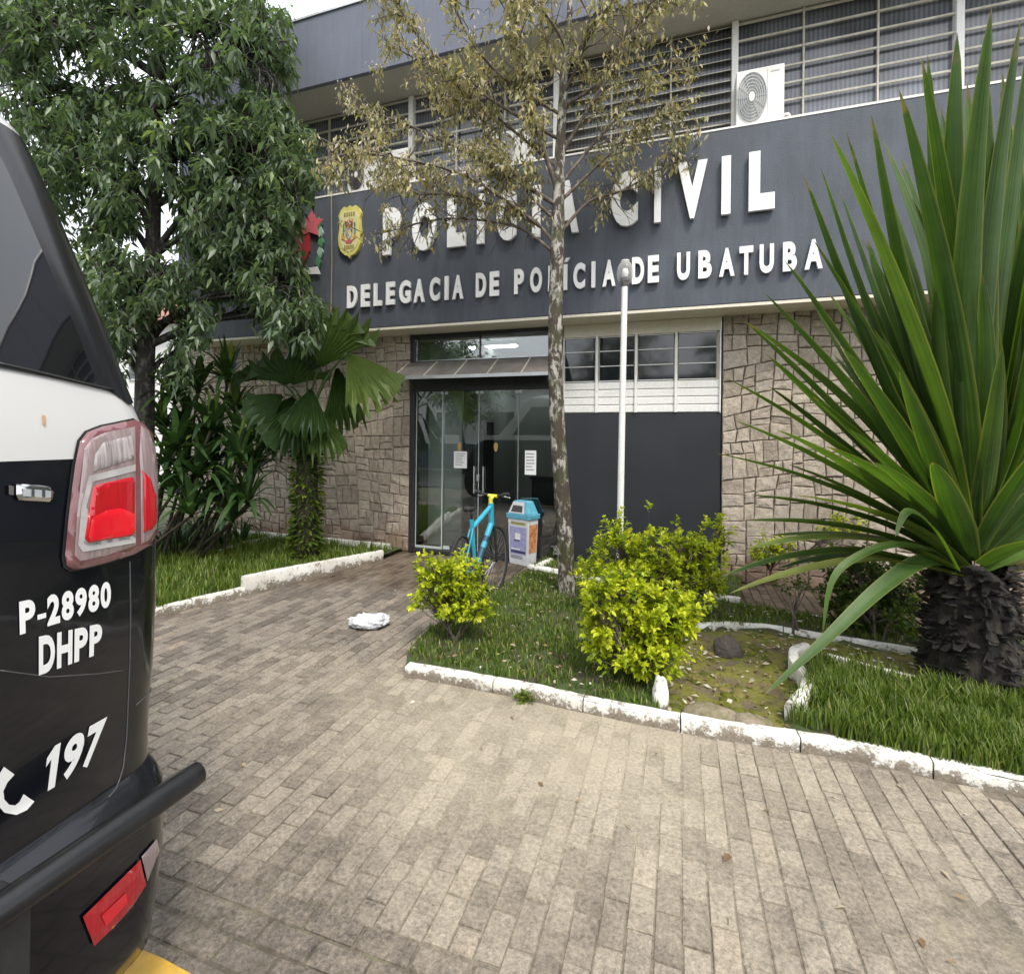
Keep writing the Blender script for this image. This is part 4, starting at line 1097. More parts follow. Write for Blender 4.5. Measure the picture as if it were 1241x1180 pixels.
# ------------------------------------------------------------------ golden shrubs
def shrub(name, base_px, blobs, ntips, mat, label, d=None, lf=(0.034, 0.058), per=15, group=None, cat='shrub', stemr=0.012, zb=0.06, thick=0.14, up=0.55):
    bp_ = G(base_px[0], base_px[1], zb); dd = d or depth(bp_)
    root = tag(empty(name, tuple(bp_)), label, cat, group)
    st = MB(); P, D, LL, WW, VV = [], [], [], [], []
    tot = sum(rx * ry for _, _, rx, ry in blobs)
    forks = []
    for (x, y, rx, ry) in blobs:
        c = AT(x, y, dd + rnd.uniform(-.05, .05)); forks.append((c, rx, ry))
        s0 = bp_ + Vector((rnd.uniform(-.05, .05), rnd.uniform(-.05, .05), -0.02))
        sp = smooth_path([s0, s0.lerp(c, 0.5) + Vector((rnd.gauss(0, .03), rnd.gauss(0, .03), .02)), c], 4)
        st.tube(sp, radii(len(sp), stemr, stemr * 0.4), 6)
        k = int(ntips * rx * ry / tot); sc = dd / F
        for _ in range(k):
            v = Vector((rnd.gauss(0, 1), rnd.gauss(0, 1), rnd.gauss(0, 1))).normalized()
            v = v * (0.30 + 0.75 * rnd.random() ** 0.55) * (1 + 0.65 * noise.noise(v * 2.1 + Vector((x * .05, y * .05, 0))))
            if rnd.random() < 0.08: v = v * 1.35; v.z = abs(v.z) * 1.2
            if v.z < -0.75: v.z *= 0.6
            q = c + Vector((v.x * rx * sc, v.y * rx * sc * 0.9, v.z * ry * sc))
            if q.z < zb + 0.02: continue
            s1 = sp[rnd.randint(3, len(sp) - 1)]
            tw = [s1, s1.lerp(q, 0.6) + Vector((0, 0, -0.015)), q]
            st.tube(tw, [stemr * 0.35, stemr * 0.25, stemr * 0.12], 4, False)
            sh = (v * 0.7 + Vector((rnd.gauss(0, .35), rnd.gauss(0, .35), up))).normalized()
            ln = rnd.uniform(0.05, 0.13); tone = rnd.random() * 0.6 - 0.12
            for j in range(per):
                t = rnd.random(); az = rnd.uniform(0, 6.28)
                o1 = sh.orthogonal().normalized(); o2 = sh.cross(o1)
                rd = o1 * math.cos(az) + o2 * math.sin(az)
                P.append(tuple(q + sh * ln * (t - 0.4))); D.append(tuple((rd * 0.9 + sh * (0.25 + 0.6 * t))))
                LL.append(rnd.uniform(*lf) * (1.15 - 0.4 * t)); WW.append(LL[-1] * rnd.uniform(0.45, 0.62)); VV.append(max(0, min(1, tone + 0.5 * t * rnd.random() + 0.12)) * (0.25 if rnd.random() < .12 else 1))
    st.build('stems', M['twig'], root, smooth=True)
    leaf_cloud('leaves', P, D, LL, WW, mat, root, np.array(VV), 0.12, 0.18, rng)
    return root
gg = 'golden shrubs of the front garden'
shrub('golden_shrub', (548, 778), [(530, 695, 26, 22), (560, 700, 26, 24), (545, 725, 34, 24), (578, 735, 16, 18), (516, 725, 14, 14)], 240, M['duranta'], 'smallest yellow-green shrub, with bare stems, near the bicycle', group=gg)
shrub('golden_shrub', (790, 742), [(750, 668, 34, 26), (800, 668, 42, 30), (845, 675, 32, 28), (800, 705, 60, 26), (745, 650, 14, 18), (715, 690, 18, 14), (872, 650, 12, 22), (850, 712, 26, 20)], 540, M['duranta'], 'widest yellow-green shrub, behind the others below the lamp post', group=gg, d=4.55)
shrub('golden_shrub', (778, 828), [(760, 715, 32, 24), (740, 760, 34, 28), (790, 760, 44, 34), (770, 795, 48, 20), (820, 745, 22, 26), (725, 728, 18, 20)], 520, M['duranta'], 'yellow-green shrub hanging over the front kerb beside the mossy pool', group=gg)
shrub('wall_shrub', (935, 702), [(925, 672, 16, 14), (945, 665, 16, 16), (1020, 640, 26, 12)], 120, M['duranta'], 'small pale shrub against the right stone wall', d=5.5, lf=(0.03, 0.05))
shrub('wall_shrub', (1062, 775), [(1040, 700, 36, 34), (1085, 715, 34, 34), (1050, 740, 46, 24), (1020, 720, 18, 20)], 300, M['shrub'], 'dark green shrub behind the sword-leaved plant', d=4.3, lf=(0.04, 0.07))
shrub('sapling', (966, 768), [(952, 712, 14, 8), (975, 706, 16, 8)], 16, M['shrub'], 'small sapling with a dark bent stem behind the pool', d=4.25, per=7, stemr=0.016, cat='sapling')

# ------------------------------------------------------------------ strap leaves
def strap(pts, W, fold=0.22, nseg=12, nhint=(0, 0, 1), t0=0.5, sharp=2.2):
    sp = smooth_path(pts, max(2, nseg // (len(pts) - 1))); n = len(sp); vs_, fs_ = [], []
    for k, p in enumerate(sp):
        t = k / (n - 1); d = (sp[min(k + 1, n - 1)] - sp[max(k - 1, 0)]).normalized()
        nh = Vector(nhint); s = d.cross(nh)
        s = s.normalized() if s.length > 1e-4 else d.orthogonal().normalized()
        nn = s.cross(d).normalized()
        w = W * min(1.0, t0 + 1.5 * t) * max(0.0, 1 - t ** sharp) ** 0.85 * 0.5 + 0.0008
        for a in (-1, -0.5, 0, 0.5, 1): vs_.append(tuple(p + s * w * a + nn * (abs(a) ** 1.3) * w * fold))
    for k in range(n - 1):
        for c in range(4): i = k * 5 + c; fs_.append((i, i + 1, i + 6, i + 5))
    return vs_, fs_
# -- sword-leaved giant at the right
yb = G(1178, 838, 0.0); dY = depth(yb)
def leaf_attr(o):
    me = o.data; n = len(me.vertices) // 5
    c_ = me.attributes.new('cross', 'FLOAT', 'POINT'); c_.data.foreach_set('value', np.tile(np.array([-1, -.5, 0, .5, 1], np.float32), n))
    l_ = me.attributes.new('along', 'FLOAT', 'POINT'); l_.data.foreach_set('value', np.repeat(np.linspace(0, 1, n).astype(np.float32), 5))
    return o
m, t, bs, o = new_mat('sword_leaf')
cc = ramp(t, var_n(t), [(0, (0.036, 0.078, 0.020)), (0.55, (0.064, 0.125, 0.028)), (0.85, (0.10, 0.17, 0.036)), (1, (0.18, 0.18, 0.065))])
cc = mixc(t, 1.0, cc, ramp(t, noise_n(t, 3, 4, 0.6, 'World'), [(0.3, 0.75), (0.7, 1.25)]), 'MULTIPLY')
acr = N_(t, 'ShaderNodeAttribute', attribute_name='cross').outputs['Fac']; aal = N_(t, 'ShaderNodeAttribute', attribute_name='along').outputs['Fac']
cmb = N_(t, 'ShaderNodeCombineXYZ'); t.links.new(math_n(t, 'MULTIPLY', acr, 9.0), cmb.inputs[0]); t.links.new(math_n(t, 'MULTIPLY', aal, 1.6), cmb.inputs[1]); t.links.new(math_n(t, 'MULTIPLY', var_n(t), 40.0), cmb.inputs[2])
stn = N_(t, 'ShaderNodeTexNoise'); stn.inputs['Scale'].default_value = 1.0; stn.inputs['Detail'].default_value = 5; t.links.new(cmb.outputs[0], stn.inputs['Vector'])
cc = mixc(t, 1.0, cc, ramp(t, stn.outputs['Fac'], [(0.3, 0.68), (0.7, 1.35)]), 'MULTIPLY')
edge = ramp(t, math_n(t, 'ABSOLUTE', acr), [(0.82, 0.0), (1.0, 0.55)])
cc = mixc(t, edge, cc, (0.30, 0.30, 0.10))
dry = ramp(t, math_n(t, 'ADD', aal, math_n(t, 'MULTIPLY', math_n(t, 'SUBTRACT', noise_n(t, 7, 4, 0.6, 'World'), 0.5), 0.35)), [(0.93, 0.0), (1.0, 0.9)])
cc = mixc(t, dry, cc, (0.20, 0.15, 0.07))
cc = mixc(t, ramp(t, noise_n(t, 26, 4, 0.7, 'World'), [(0.66, 0.0), (0.74, 0.55)]), cc, (0.22, 0.20, 0.09))
bump(t, bs, stn.outputs['Fac'], 0.35, 0.008)
t.links.new(cc, bs.inputs['Base Color']); bs.inputs['Roughness'].default_value = 0.46
trn = N_(t, 'ShaderNodeBsdfTranslucent'); t.links.new(mixc(t, 1.0, cc, (1.6, 1.7, 0.4), 'MULTIPLY'), trn.inputs[0])
mx = N_(t, 'ShaderNodeMixShader'); mx.inputs[0].default_value = 0.38
t.links.new(bs.outputs[0], mx.inputs[1]); t.links.new(trn.outputs[0], mx.inputs[2]); t.links.new(mx.outputs[0], o.inputs[0])
M['sword'] = m
M['deadleaf'] = foliage('dead_leaf', [(0, (0.03, 0.022, 0.014)), (0.7, (0.07, 0.052, 0.032)), (1, (0.14, 0.11, 0.07))], 0.1, 0.85)
sword = tag(empty('sword_leaf_plant', tuple(yb)), 'giant plant with long sword-shaped leaves on a short shaggy trunk', 'plant')
cr = AT(1178, 682, dY)
b = MB(); prof = [(0.30, -0.02), (0.29, 0.15), (0.27, 0.45), (0.25, 0.7), (0.19, 0.86), (0.06, 0.95)]
top = cr.z - 0.02
b.lathe([(r * 0.86, z * top / 0.95) for r, z in prof], (cr.x, cr.y, 0), 20)
for k in range(760):        # ragged stubs of old leaves, pointing every way
    z = rnd.uniform(0.02, top - 0.02); a = rnd.uniform(0, 6.283); R_ = 0.245 - 0.05 * (z / top) + rnd.uniform(-.02, .02)
    c = Vector((cr.x + R_ * math.cos(a), cr.y + R_ * math.sin(a), z)); out = Vector((math.cos(a), math.sin(a), 0)); tg = Vector((-math.sin(a), math.cos(a), 0))
    w = rnd.uniform(0.012, 0.05); L = rnd.uniform(0.03, 0.10) * (1.4 if rnd.random() < .15 else 1)
    tip = c + out * L * rnd.uniform(.4, 1) + tg * rnd.gauss(0, .025) + Vector((0, 0, rnd.uniform(-0.06, 0.075)))
    tw_ = rnd.uniform(.2, 1.0); th = rnd.uniform(.006, .02)
    b.add([c - tg * w - out * .03, c + tg * w - out * .03, tip + tg * w * tw_ * .6, tip - tg * w * tw_ * .6, c - tg * w * .7 - out * .02 + Vector((0, 0, th * 2)), c + tg * w * .7 - out * .02 + Vector((0, 0, th * 2))],
          [(0, 1, 2, 3), (4, 5, 2, 3), (0, 3, 4), (1, 5, 2)])
b.build('trunk', M['bark_old'], sword)
tips = [(904, 390, .05), (928, 429, -.1), (882, 459, .1), (931, 468, .25), (889, 509, 0), (867, 549, -.1), (953, 562, .3), (899, 631, .1), (931, 649, .35), (874, 699, -.1), (884, 719, -.25),
        (1006, 161, -.5), (1025, 159, -.35), (974, 214, -.35), (994, 202, -.15), (1017, 230, .2), (1055, 137, -.5), (1089, 107, -.6), (1091, 190, .2), (1117, 71, -.7), (1124, 67, -.55), (1192, 60, -.75),
        (1202, 8, -.9), (1237, 24, -.8), (1172, 100, -.3), (950, 315, -.15), (962, 322, .2), (926, 355, 0), (901, 388, .25), (1075, 230, .35), (1140, 130, .1), (1160, 40, -.6),
        (1215, 90, -.2), (1228, 150, .3), (1260, -20, -.8), (1300, 40, -.6), (1340, 120, -.4), (1385, 200, -.2), (1420, 300, 0), (1450, 400, .1), (1465, 500, -.1), (1470, 580, .1),
        (1440, 660, -.2), (1410, 720, .2), (1350, 250, .4), (1290, 160, .5), (1240, 220, .55), (1150, 260, .6), (1080, 330, .6), (1010, 430, .6), (1300, 420, .7), (1380, 480, .6),
        (1130, 560, -.75), (1215, 420, -.6), (1280, 520, -.75), (1190, 330, -.55), (1060, 400, -.35), (1030, 520, -.5), (1260, 330, -.4), (1330, 650, -.7), (1045, 290, -.1), (1105, 240, -.3), (985, 480, -.25), (960, 440, .1), (1000, 350, .3), (1035, 330, .45), (1180, 210, .0), (1135, 300, -.4), (1090, 450, -.55), (965, 600, -.3), (940, 690, .25), (910, 600, .3), (1240, 120, -.5), (1270, 240, -.1), (1190, 150, .4), (1120, 200, .45), (1070, 170, .1), (905, 665, -.2), (985, 290, -.3), (1020, 420, -.45), (1000, 540, -.45), (1060, 560, -.6), (940, 520, -.3), (1090, 330, -.2), (1150, 180, -.45)]
for _ in range(34):
    x_ = rnd.uniform(1000, 1420); y_ = 150 + (abs(x_ - 1200) / 220) ** 1.5 * 170 + rnd.uniform(0, 200); tips.append((x_, y_, rnd.uniform(-.45, .65)))
for (x, y, dd) in tips:
    tip = AT(x, y, dY + dd); dirv = (tip - cr).normalized()
    Ln = (tip - cr).length
    st0 = cr + dirv * 0.10 + Vector((0, 0, -0.08 + 0.10 * max(0, dirv.z)))
    elev = dirv.z
    bow = Vector((0, 0, 1)) * Ln * (0.075 * (1 - abs(elev)) + 0.01) + Vector((rnd.gauss(0, .02), rnd.gauss(0, .02), 0)) * Ln
    pts = [st0, st0.lerp(tip, 0.35) + bow, st0.lerp(tip, 0.7) + bow * 0.8, tip]
    W = (0.112 + 0.019 * Ln) * rnd.uniform(0.85, 1.12) * (1.3 if elev < 0.55 else 1.0)
    nh = Vector((0, 0, 1)) if abs(elev) < 0.8 else (Vector((0, 0, 0.5)) - Vector((dirv.x, dirv.y, 0)) * 2 + (EYEV - cr).normalized() * 0.6)
    v, f = strap(pts, W, rnd.uniform(0.3, 0.55), 12, nh, 0.62)
    b = MB(); b.cv = min(1, max(0, rnd.gauss(0.45, 0.25))); b.add(v, f); leaf_attr(b.build('leaf', M['sword'], sword, smooth=True))
for (pp, W, var) in (([(1165, 690, 0), (1120, 680, -.1), (1068, 712, -.3), (1000, 775, -.42), (926, 842, -.5)], 0.105, 0.5), ([(1150, 672, 0), (1085, 660, -.2), (1030, 680, -.3), (1006, 710, -.33), (997, 768, -.34)], 0.055, 0.7), ([(1160, 690, -.1), (1130, 640, -.35), (1100, 620, -.45), (1085, 650, -.5)], 0.07, 0.6)):
    v, f = strap([AT(x, y, dY + d_) for x, y, d_ in pp], W, 0.3, 16, (0.1, -0.6, 0.8), 0.62)
    b = MB(); b.cv = var; b.add(v, f); o_ = leaf_attr(b.build('leaf', M['sword'], sword, smooth=True)); o_['label'] = 'broken leaf folded down'

# -- fan palm
pb = G(371, 681, 0.05); dP = depth(pb)
palm = tag(empty('fan_palm', tuple(pb)), 'short fan palm with broad pleated leaves and a ferny trunk by the entrance', 'palm')
tp = smooth_path([G(371, 684, 0.0), AT(371, 640, dP), AT(372, 580, dP), AT(371, 520, dP), AT(372, 480, dP)], 4)
b = MB(); b.tube(tp, [0.17, 0.155, 0.15, 0.145, 0.14, 0.145, 0.14, 0.135, 0.13, 0.12, 0.12, 0.11, 0.10, 0.09, 0.08, 0.07, 0.06][:len(tp)], 12)
for k in range(150):
    z = rnd.random(); i = int(z * (len(tp) - 3)); c = tp[i].lerp(tp[i + 1], rnd.random()); a = rnd.uniform(0, 6.28); o1 = Vector((math.cos(a), math.sin(a), 0))
    b.add([c + o1 * .12 + Vector((-o1.y, o1.x, 0)) * .035, c + o1 * .12 - Vector((-o1.y, o1.x, 0)) * .035, c + o1 * .19 + Vector((0, 0, .07))], [(0, 1, 2)])
b.build('trunk', M['bark_palm'], palm, smooth=True)
P, D, LL, WW = [], [], [], []
for k in range(2200):
    z = rnd.random(); i = int(z * (len(tp) - 4)); c = tp[i].lerp(tp[i + 1], rnd.random()); a = rnd.uniform(0, 6.28)
    P.append((c.x + .14 * math.cos(a), c.y + .14 * math.sin(a), c.z)); D.append((math.cos(a), math.sin(a), rnd.uniform(-.2, .7))); LL.append(rnd.uniform(.05, .13)); WW.append(LL[-1] * .35)
leaf_cloud('trunk_ferns', P, D, LL, WW, M['shrub'], palm, None, 0.3, 0.1, rng)
def fan(hub, tip, nrm, spread, npl, mat, var, droop=0.12, parent=None, bw=0.5):
    hub = Vector(hub); ax = Vector(tip) - hub; R_ = ax.length; ax.normalize(); nrm = Vector(nrm); nrm = (nrm - ax * nrm.dot(ax)).normalized(); sd_ = ax.cross(nrm)
    b = MB(); rows = [0.06, 0.35, 0.65, 0.88, 1.0]; cols = npl * 2 + 1; vs_ = []
    for c in range(cols):
        a = math.radians(spread) * (c / (cols - 1) - 0.5)
        dv = ax * math.cos(a) + sd_ * math.sin(a)
        rl = R_ * (0.94 + 0.06 * math.cos(a * 1.2)) * rnd.uniform(0.97, 1.03)
        for j, t in enumerate(rows):
            pl = (1 if c % 2 else -1) * R_ * 0.022 * (0.3 + t) * (1.0 if t < 0.95 else 0.7)
            tt = t * (rnd.uniform(0.80, 0.9) if (c % 2 == 0 and t == 1.0) else 1.0)
            p = hub + dv * rl * tt + nrm * (pl - R_ * 0.10 * (math.sin(a) ** 2) * t) + Vector((0, 0, -droop * R_ * t ** 2.5 * (1 + .8 * math.sin(c * 1.7) * (t > .8))))
            vs_.append(tuple(p))
    nr = len(rows)
    for c in range(cols - 1):
        b.cv = min(1, max(0, var + rnd.uniform(-.12, .12)))
        for j in range(nr - 1):
            i = c * nr + j; b.add([vs_[i], vs_[i + nr], vs_[i + nr + 1], vs_[i + 1]], [(0, 1, 2, 3)])
    return b.build('fan_leaf', mat, parent)
crown = AT(372, 500, dP)
fans = [((386, 448, 0), (420, 358, -.05), 70, .75), ((420, 428, -.2), (470, 474, -.45), 74, 1.0), ((352, 468, .1), (350, 412, .25), 130, .06), ((345, 478, -.1), (294, 500, -.3), 84, .1),
        ((336, 462, .15), (292, 440, .2), 50, .15), ((362, 486, -.2), (340, 540, -.4), 84, .06), ((386, 492, -.15), (402, 545, -.35), 52, .7), ((408, 442, .25), (420, 512, .35), 50, .2),
        ((372, 452, .3), (392, 392, .5), 80, .3), ((360, 478, .0), (312, 528, -.1), 60, .08), ((378, 470, -.3), (366, 520, -.55), 70, .12)]
for (h, tp_, spd, var) in fans:
    H_ = AT(h[0], h[1], dP + h[2]); T_ = AT(tp_[0], tp_[1], dP + tp_[2])
    o_ = fan(H_, T_, (EYEV - H_).normalized() * 0.8 + Vector((0, 0, 0.7)), spd, 13, M['palm'], var, 0.20, palm)
    b = MB(); b.tube(smooth_path([crown + Vector((0, 0, -0.15)), crown.lerp(H_, 0.5) + Vector((0, 0, .06)), H_], 4), 0.012, 6); b.build('leaf_stalk', M['palm'], palm, smooth=True)
# -- cane plants beside the palm
dr = tag(empty('cane_plant_clump', tuple(G(255, 668))), 'clump of strap-leaved cane plants in front of the left stone wall', 'plant')
ros = [(212, 488, .1), (240, 475, .2), (276, 462, .3), (256, 520, -.1), (214, 545, -.2), (292, 538, .1), (240, 578, -.2), (270, 596, 0), (306, 575, .2), (208, 600, -.2), (225, 520, .3), (285, 500, .4), (262, 560, .3), (232, 625, -.3), (282, 632, -.1), (200, 520, .2), (300, 610, -.1), (248, 540, .1), (222, 575, .2), (290, 565, -.2), (255, 610, .1), (205, 565, -.1)]
canes = MB()
for (x, y, dd) in ros:
    c = AT(x, y, dP - 0.15 + dd); base_ = G(x * 0.75 + 62, 668, 0.04); base_ = Vector((base_.x + rnd.uniform(-.1, .1), c.y + rnd.uniform(-.06, .06), 0.04))
    sp = smooth_path([base_, base_.lerp(c, .5) + Vector((rnd.gauss(0, .03), 0, 0)), c], 4); canes.tube(sp, radii(len(sp), 0.024, 0.016), 7)
    b = MB()
    for k in range(rnd.randint(24, 32)):
        az = rnd.uniform(0, 6.28); el = rnd.uniform(-0.1, 1.45); L = rnd.uniform(0.36, 0.62)
        dv = Vector((math.cos(az) * math.cos(el), math.sin(az) * math.cos(el), math.sin(el)))
        if c.y + dv.y * L > FY0 - 0.06: dv.y = -abs(dv.y)
        mid = c + dv * L * 0.55 + Vector((0, 0, .05)); tip = c + dv * L + Vector((0, 0, -0.22 * L * (1.3 - el)))
        v, f = strap([c - dv * .02, mid, tip], rnd.uniform(0.06, 0.095), 0.3, 6, (0, 0, 1), 0.45, 2.5)
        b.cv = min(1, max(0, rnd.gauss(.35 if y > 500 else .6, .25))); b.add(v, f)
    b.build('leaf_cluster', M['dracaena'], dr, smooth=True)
canes.build('canes', M['bark_palm'], dr, smooth=True)
# -- dark fountain-like lilies under the canes
LIL = Gp([(195, 700), (300, 672), (312, 660), (240, 664), (190, 672)])
P0 = [G(205, 680), G(228, 676), G(250, 672), G(272, 668), G(292, 664), G(218, 668), G(240, 664)]
for q, c in enumerate(P0):
    lt = tag(empty('lily_tuft', (c.x, c.y, 0.05)), 'dark arching lily tuft below the cane plants, ' + ('nearest the vehicle', 'second from the vehicle', 'third from the vehicle', 'second from the palm', 'nearest the palm', 'rear left', 'rear right')[q], 'plant', 'lily tufts below the cane plants'); b = MB()
    for k in range(34):
        az = rnd.uniform(0, 6.28); L = rnd.uniform(.3, .55); o1 = Vector((math.cos(az), math.sin(az), 0)); c0 = Vector((c.x, c.y, .05)) + o1 * .04
        v, f = strap([c0, c0 + o1 * L * .3 + Vector((0, 0, L * .7)), c0 + o1 * L * .75 + Vector((0, 0, L * .42))], .022, .25, 6, (0, 0, 1), .8)
        b.cv = rnd.random() * .5; b.add(v, f)
    b.build('leaves', M['dracaena'], lt, smooth=True)
# ------------------------------------------------------------------ garden stones and litter
def rock(name, c, sx, sy, sz, mat, label, seed, group=None):
    bm = bmesh.new(); bmesh.ops.create_icosphere(bm, subdivisions=3, radius=1)
    for v in bm.verts:
        p = v.co.copy(); k = 1 + 0.22 * noise.noise(p * 1.6 + Vector((seed, 0, 0))) + 0.10 * noise.noise(p * 4 + Vector((seed, 3, 0)))
        v.co = Vector((p.x * sx, p.y * sy, max(p.z, -0.5) * sz)) * k
    me = bpy.data.meshes.new(name); bm.to_mesh(me); bm.free(); me.materials.append(mat)
    me.polygons.foreach_set('use_smooth', [True] * len(me.polygons))
    o = link(name, me); o.location = c; return tag(o, label, 'rock', group)
M['boulder'] = soil_mat('dark_boulder', (0.06, 0.05, 0.042), (0.13, 0.11, 0.095))
M['flatrock'] = soil_mat('pale_rock', (0.22, 0.17, 0.13), (0.36, 0.30, 0.24), (0.16, 0.15, 0.07))
c = G(881, 792, 0.03); rock('boulder', (c.x, c.y, 0.06), 0.105, 0.10, 0.10, M['boulder'], 'round dark boulder on the mossy floor of the pool', 1)
c = G(862, 868, 0.03); rock('flat_rock', (c.x, c.y, 0.045), 0.15, 0.08, 0.05, M['flatrock'], 'flat beige rock just inside the front kerb, left of two', 5)
c = G(912, 878, 0.03); rock('flat_rock', (c.x, c.y, 0.04), 0.12, 0.07, 0.045, M['flatrock'], 'flat beige rock just inside the front kerb, right of two', 9)
c = G(800, 856, 0.03); rock('whitewashed_rock', (c.x, c.y, 0.09), 0.05, 0.06, 0.13, M['kerb'], 'upright whitewashed rock below the drooping golden shrub', 12)
def litter(name, poly, n, mat, z, lmin, lmax, label, hole=None):
    xs_ = [p[0] for p in poly]; ys_ = [p[1] for p in poly]; P = []
    while len(P) < n:
        x, y = rnd.uniform(min(xs_), max(xs_)), rnd.uniform(min(ys_), max(ys_))
        if inside((x, y), poly) and not (hole and any(inside((x, y), h) for h in hole)): P.append((x, y, z + rnd.uniform(0, .008)))
    n = len(P); az = rng.random(n) * 6.28
    D = np.stack([np.cos(az), np.sin(az), rng.normal(0, .15, n)], 1); LL = rng.uniform(lmin, lmax, n)
    return tag(leaf_cloud(name, P, D, LL, LL * rng.uniform(.3, .6, n), mat, None, None, 0.02, 0.25, rng), label, 'leaves', kind='stuff')
M['litter'] = foliage('fallen_leaf', [(0, (0.16, 0.10, 0.05)), (0.45, (0.30, 0.21, 0.12)), (0.7, (0.48, 0.42, 0.33)), (1, (0.62, 0.60, 0.55))], 0.15, 0.6)
litter('pool_leaf_litter', POOL, 420, M['litter'], 0.045, 0.02, 0.06, 'pale fallen leaves over the mossy pool floor')
litter('lawn_leaf_litter', LAWN1, 420, M['litter'], 0.10, 0.02, 0.05, 'dry leaves caught in the short lawn', [POOL])
litter('yard_leaf_litter', Gp([(210, 1000), (300, 760), (470, 690), (620, 690), (490, 825), (760, 885), (1241, 975), (1241, 1180), (600, 1180)]), 46, M['litter'], 0.006, 0.02, 0.05, 'few dry leaves on the brick paving', [GARDEN])
# moss cushions on the pool floor
P = []
xs_ = [p[0] for p in POOL]; ys_ = [p[1] for p in POOL]
b = MB()
while len(P) < 330:
    x, y = rnd.uniform(min(xs_), max(xs_)), rnd.uniform(min(ys_), max(ys_))
    if not inside((x, y), POOL) or noise.noise(Vector((x * 3, y * 3, 2))) < -0.05: continue
    P.append(1); r = rnd.uniform(.015, .05); b.cv = rnd.random()
    b.lathe([(r, 0), (r * .85, r * .22), (r * .5, r * .36), (0.0005, r * .42)], (x, y, 0.026), 7, rnd.uniform(.7, 1.3), rnd.uniform(.7, 1.3))
M['mosscush'] = foliage('moss_cushion', [(0, (0.075, 0.085, 0.012)), (0.6, (0.15, 0.16, 0.02)), (1, (0.20, 0.16, 0.06))], 0.1, 0.9)
tag(b.build('moss', M['mosscush'], smooth=True), 'yellow-green moss cushions on the pool floor', 'moss', kind='stuff')
# weed in the kerb joint
c = G(636, 850); P, D, LL, WW = [], [], [], []
for k in range(150):
    a = rnd.uniform(0, 6.28); P.append((c.x + rnd.gauss(0, .03), c.y + rnd.gauss(0, .012), rnd.uniform(0, .05))); D.append((math.cos(a), math.sin(a) - .3, rnd.uniform(0, 1.2))); LL.append(rnd.uniform(.02, .06)); WW.append(LL[-1] * .3)
tag(leaf_cloud('weed_tuft', P, D, LL, WW, M['grass'], None, None, .2, .1, rng), 'small green weed growing at the front kerb joint', 'weed')

# ------------------------------------------------------------------ lamp post
lp = G(750, 712, 0.06); dl = depth(lp)
post = tag(empty('lamp_post', tuple(lp)), 'slim white garden lamp post with a clear glass globe', 'lamp post')
top = AT(757, 347, dl); b = MB(); b.tube([Vector((lp.x, lp.y, 0)), lp.lerp(top, .5), top], [0.037, 0.035, 0.033], 14); b.build('pole', M['white_paint'], post, smooth=True, auto=50)
M['lampgrey'] = simple('lamp_collar', (0.16, 0.15, 0.14), (0.11, 0.10, 0.10), 12, 0.5, metal=.3)
b = MB(); b.lathe([(.037, 0), (.042, .015), (.042, .05), (.055, .055), (.058, .085), (.05, .095)], tuple(top + Vector((0, 0, -.005))), 18); b.build('collar', M['lampgrey'], post, smooth=True, auto=40)
def globe_mat():
    m, t, b, o = new_mat('seeded_globe_glass'); b.inputs['Base Color'].default_value = (.72, .72, .70, 1); b.inputs['Roughness'].default_value = .25
    tr = N_(t, 'ShaderNodeBsdfTransparent'); mx = N_(t, 'ShaderNodeMixShader'); lw = N_(t, 'ShaderNodeLayerWeight'); lw.inputs[0].default_value = .35
    t.links.new(ramp(t, lw.outputs['Facing'], [(0.0, .16), (1.0, .65)]), mx.inputs[0]); t.links.new(tr.outputs[0], mx.inputs[1]); t.links.new(b.outputs[0], mx.inputs[2]); t.links.new(mx.outputs[0], o.inputs[0]); return m
gc = AT(757.6, 331, dl); prof = []
for k in range(15):
    a = math.radians(-66 + 156 * k / 14); prof.append((max(.0006, .088 * math.cos(a)), .138 * math.sin(a)))
b = MB(); b.lathe(prof, tuple(gc), 22); b.build('glass_globe', globe_mat(), post, smooth=True)
b = MB(); b.lathe([(.020, -.10), (.022, -.05), (.034, -.02), (.036, .015), (.025, .045), (.0006, .055)], tuple(gc), 14); b.build('bulb', simple('opal_bulb', (.82, .82, .80), None, 4, .3), post, smooth=True)
b = MB(); b.lathe([(.046, 0), (.044, .012), (.0006, .018)], tuple(gc + Vector((0, 0, .122))), 16); b.build('cap', M['white_paint'], post, smooth=True)

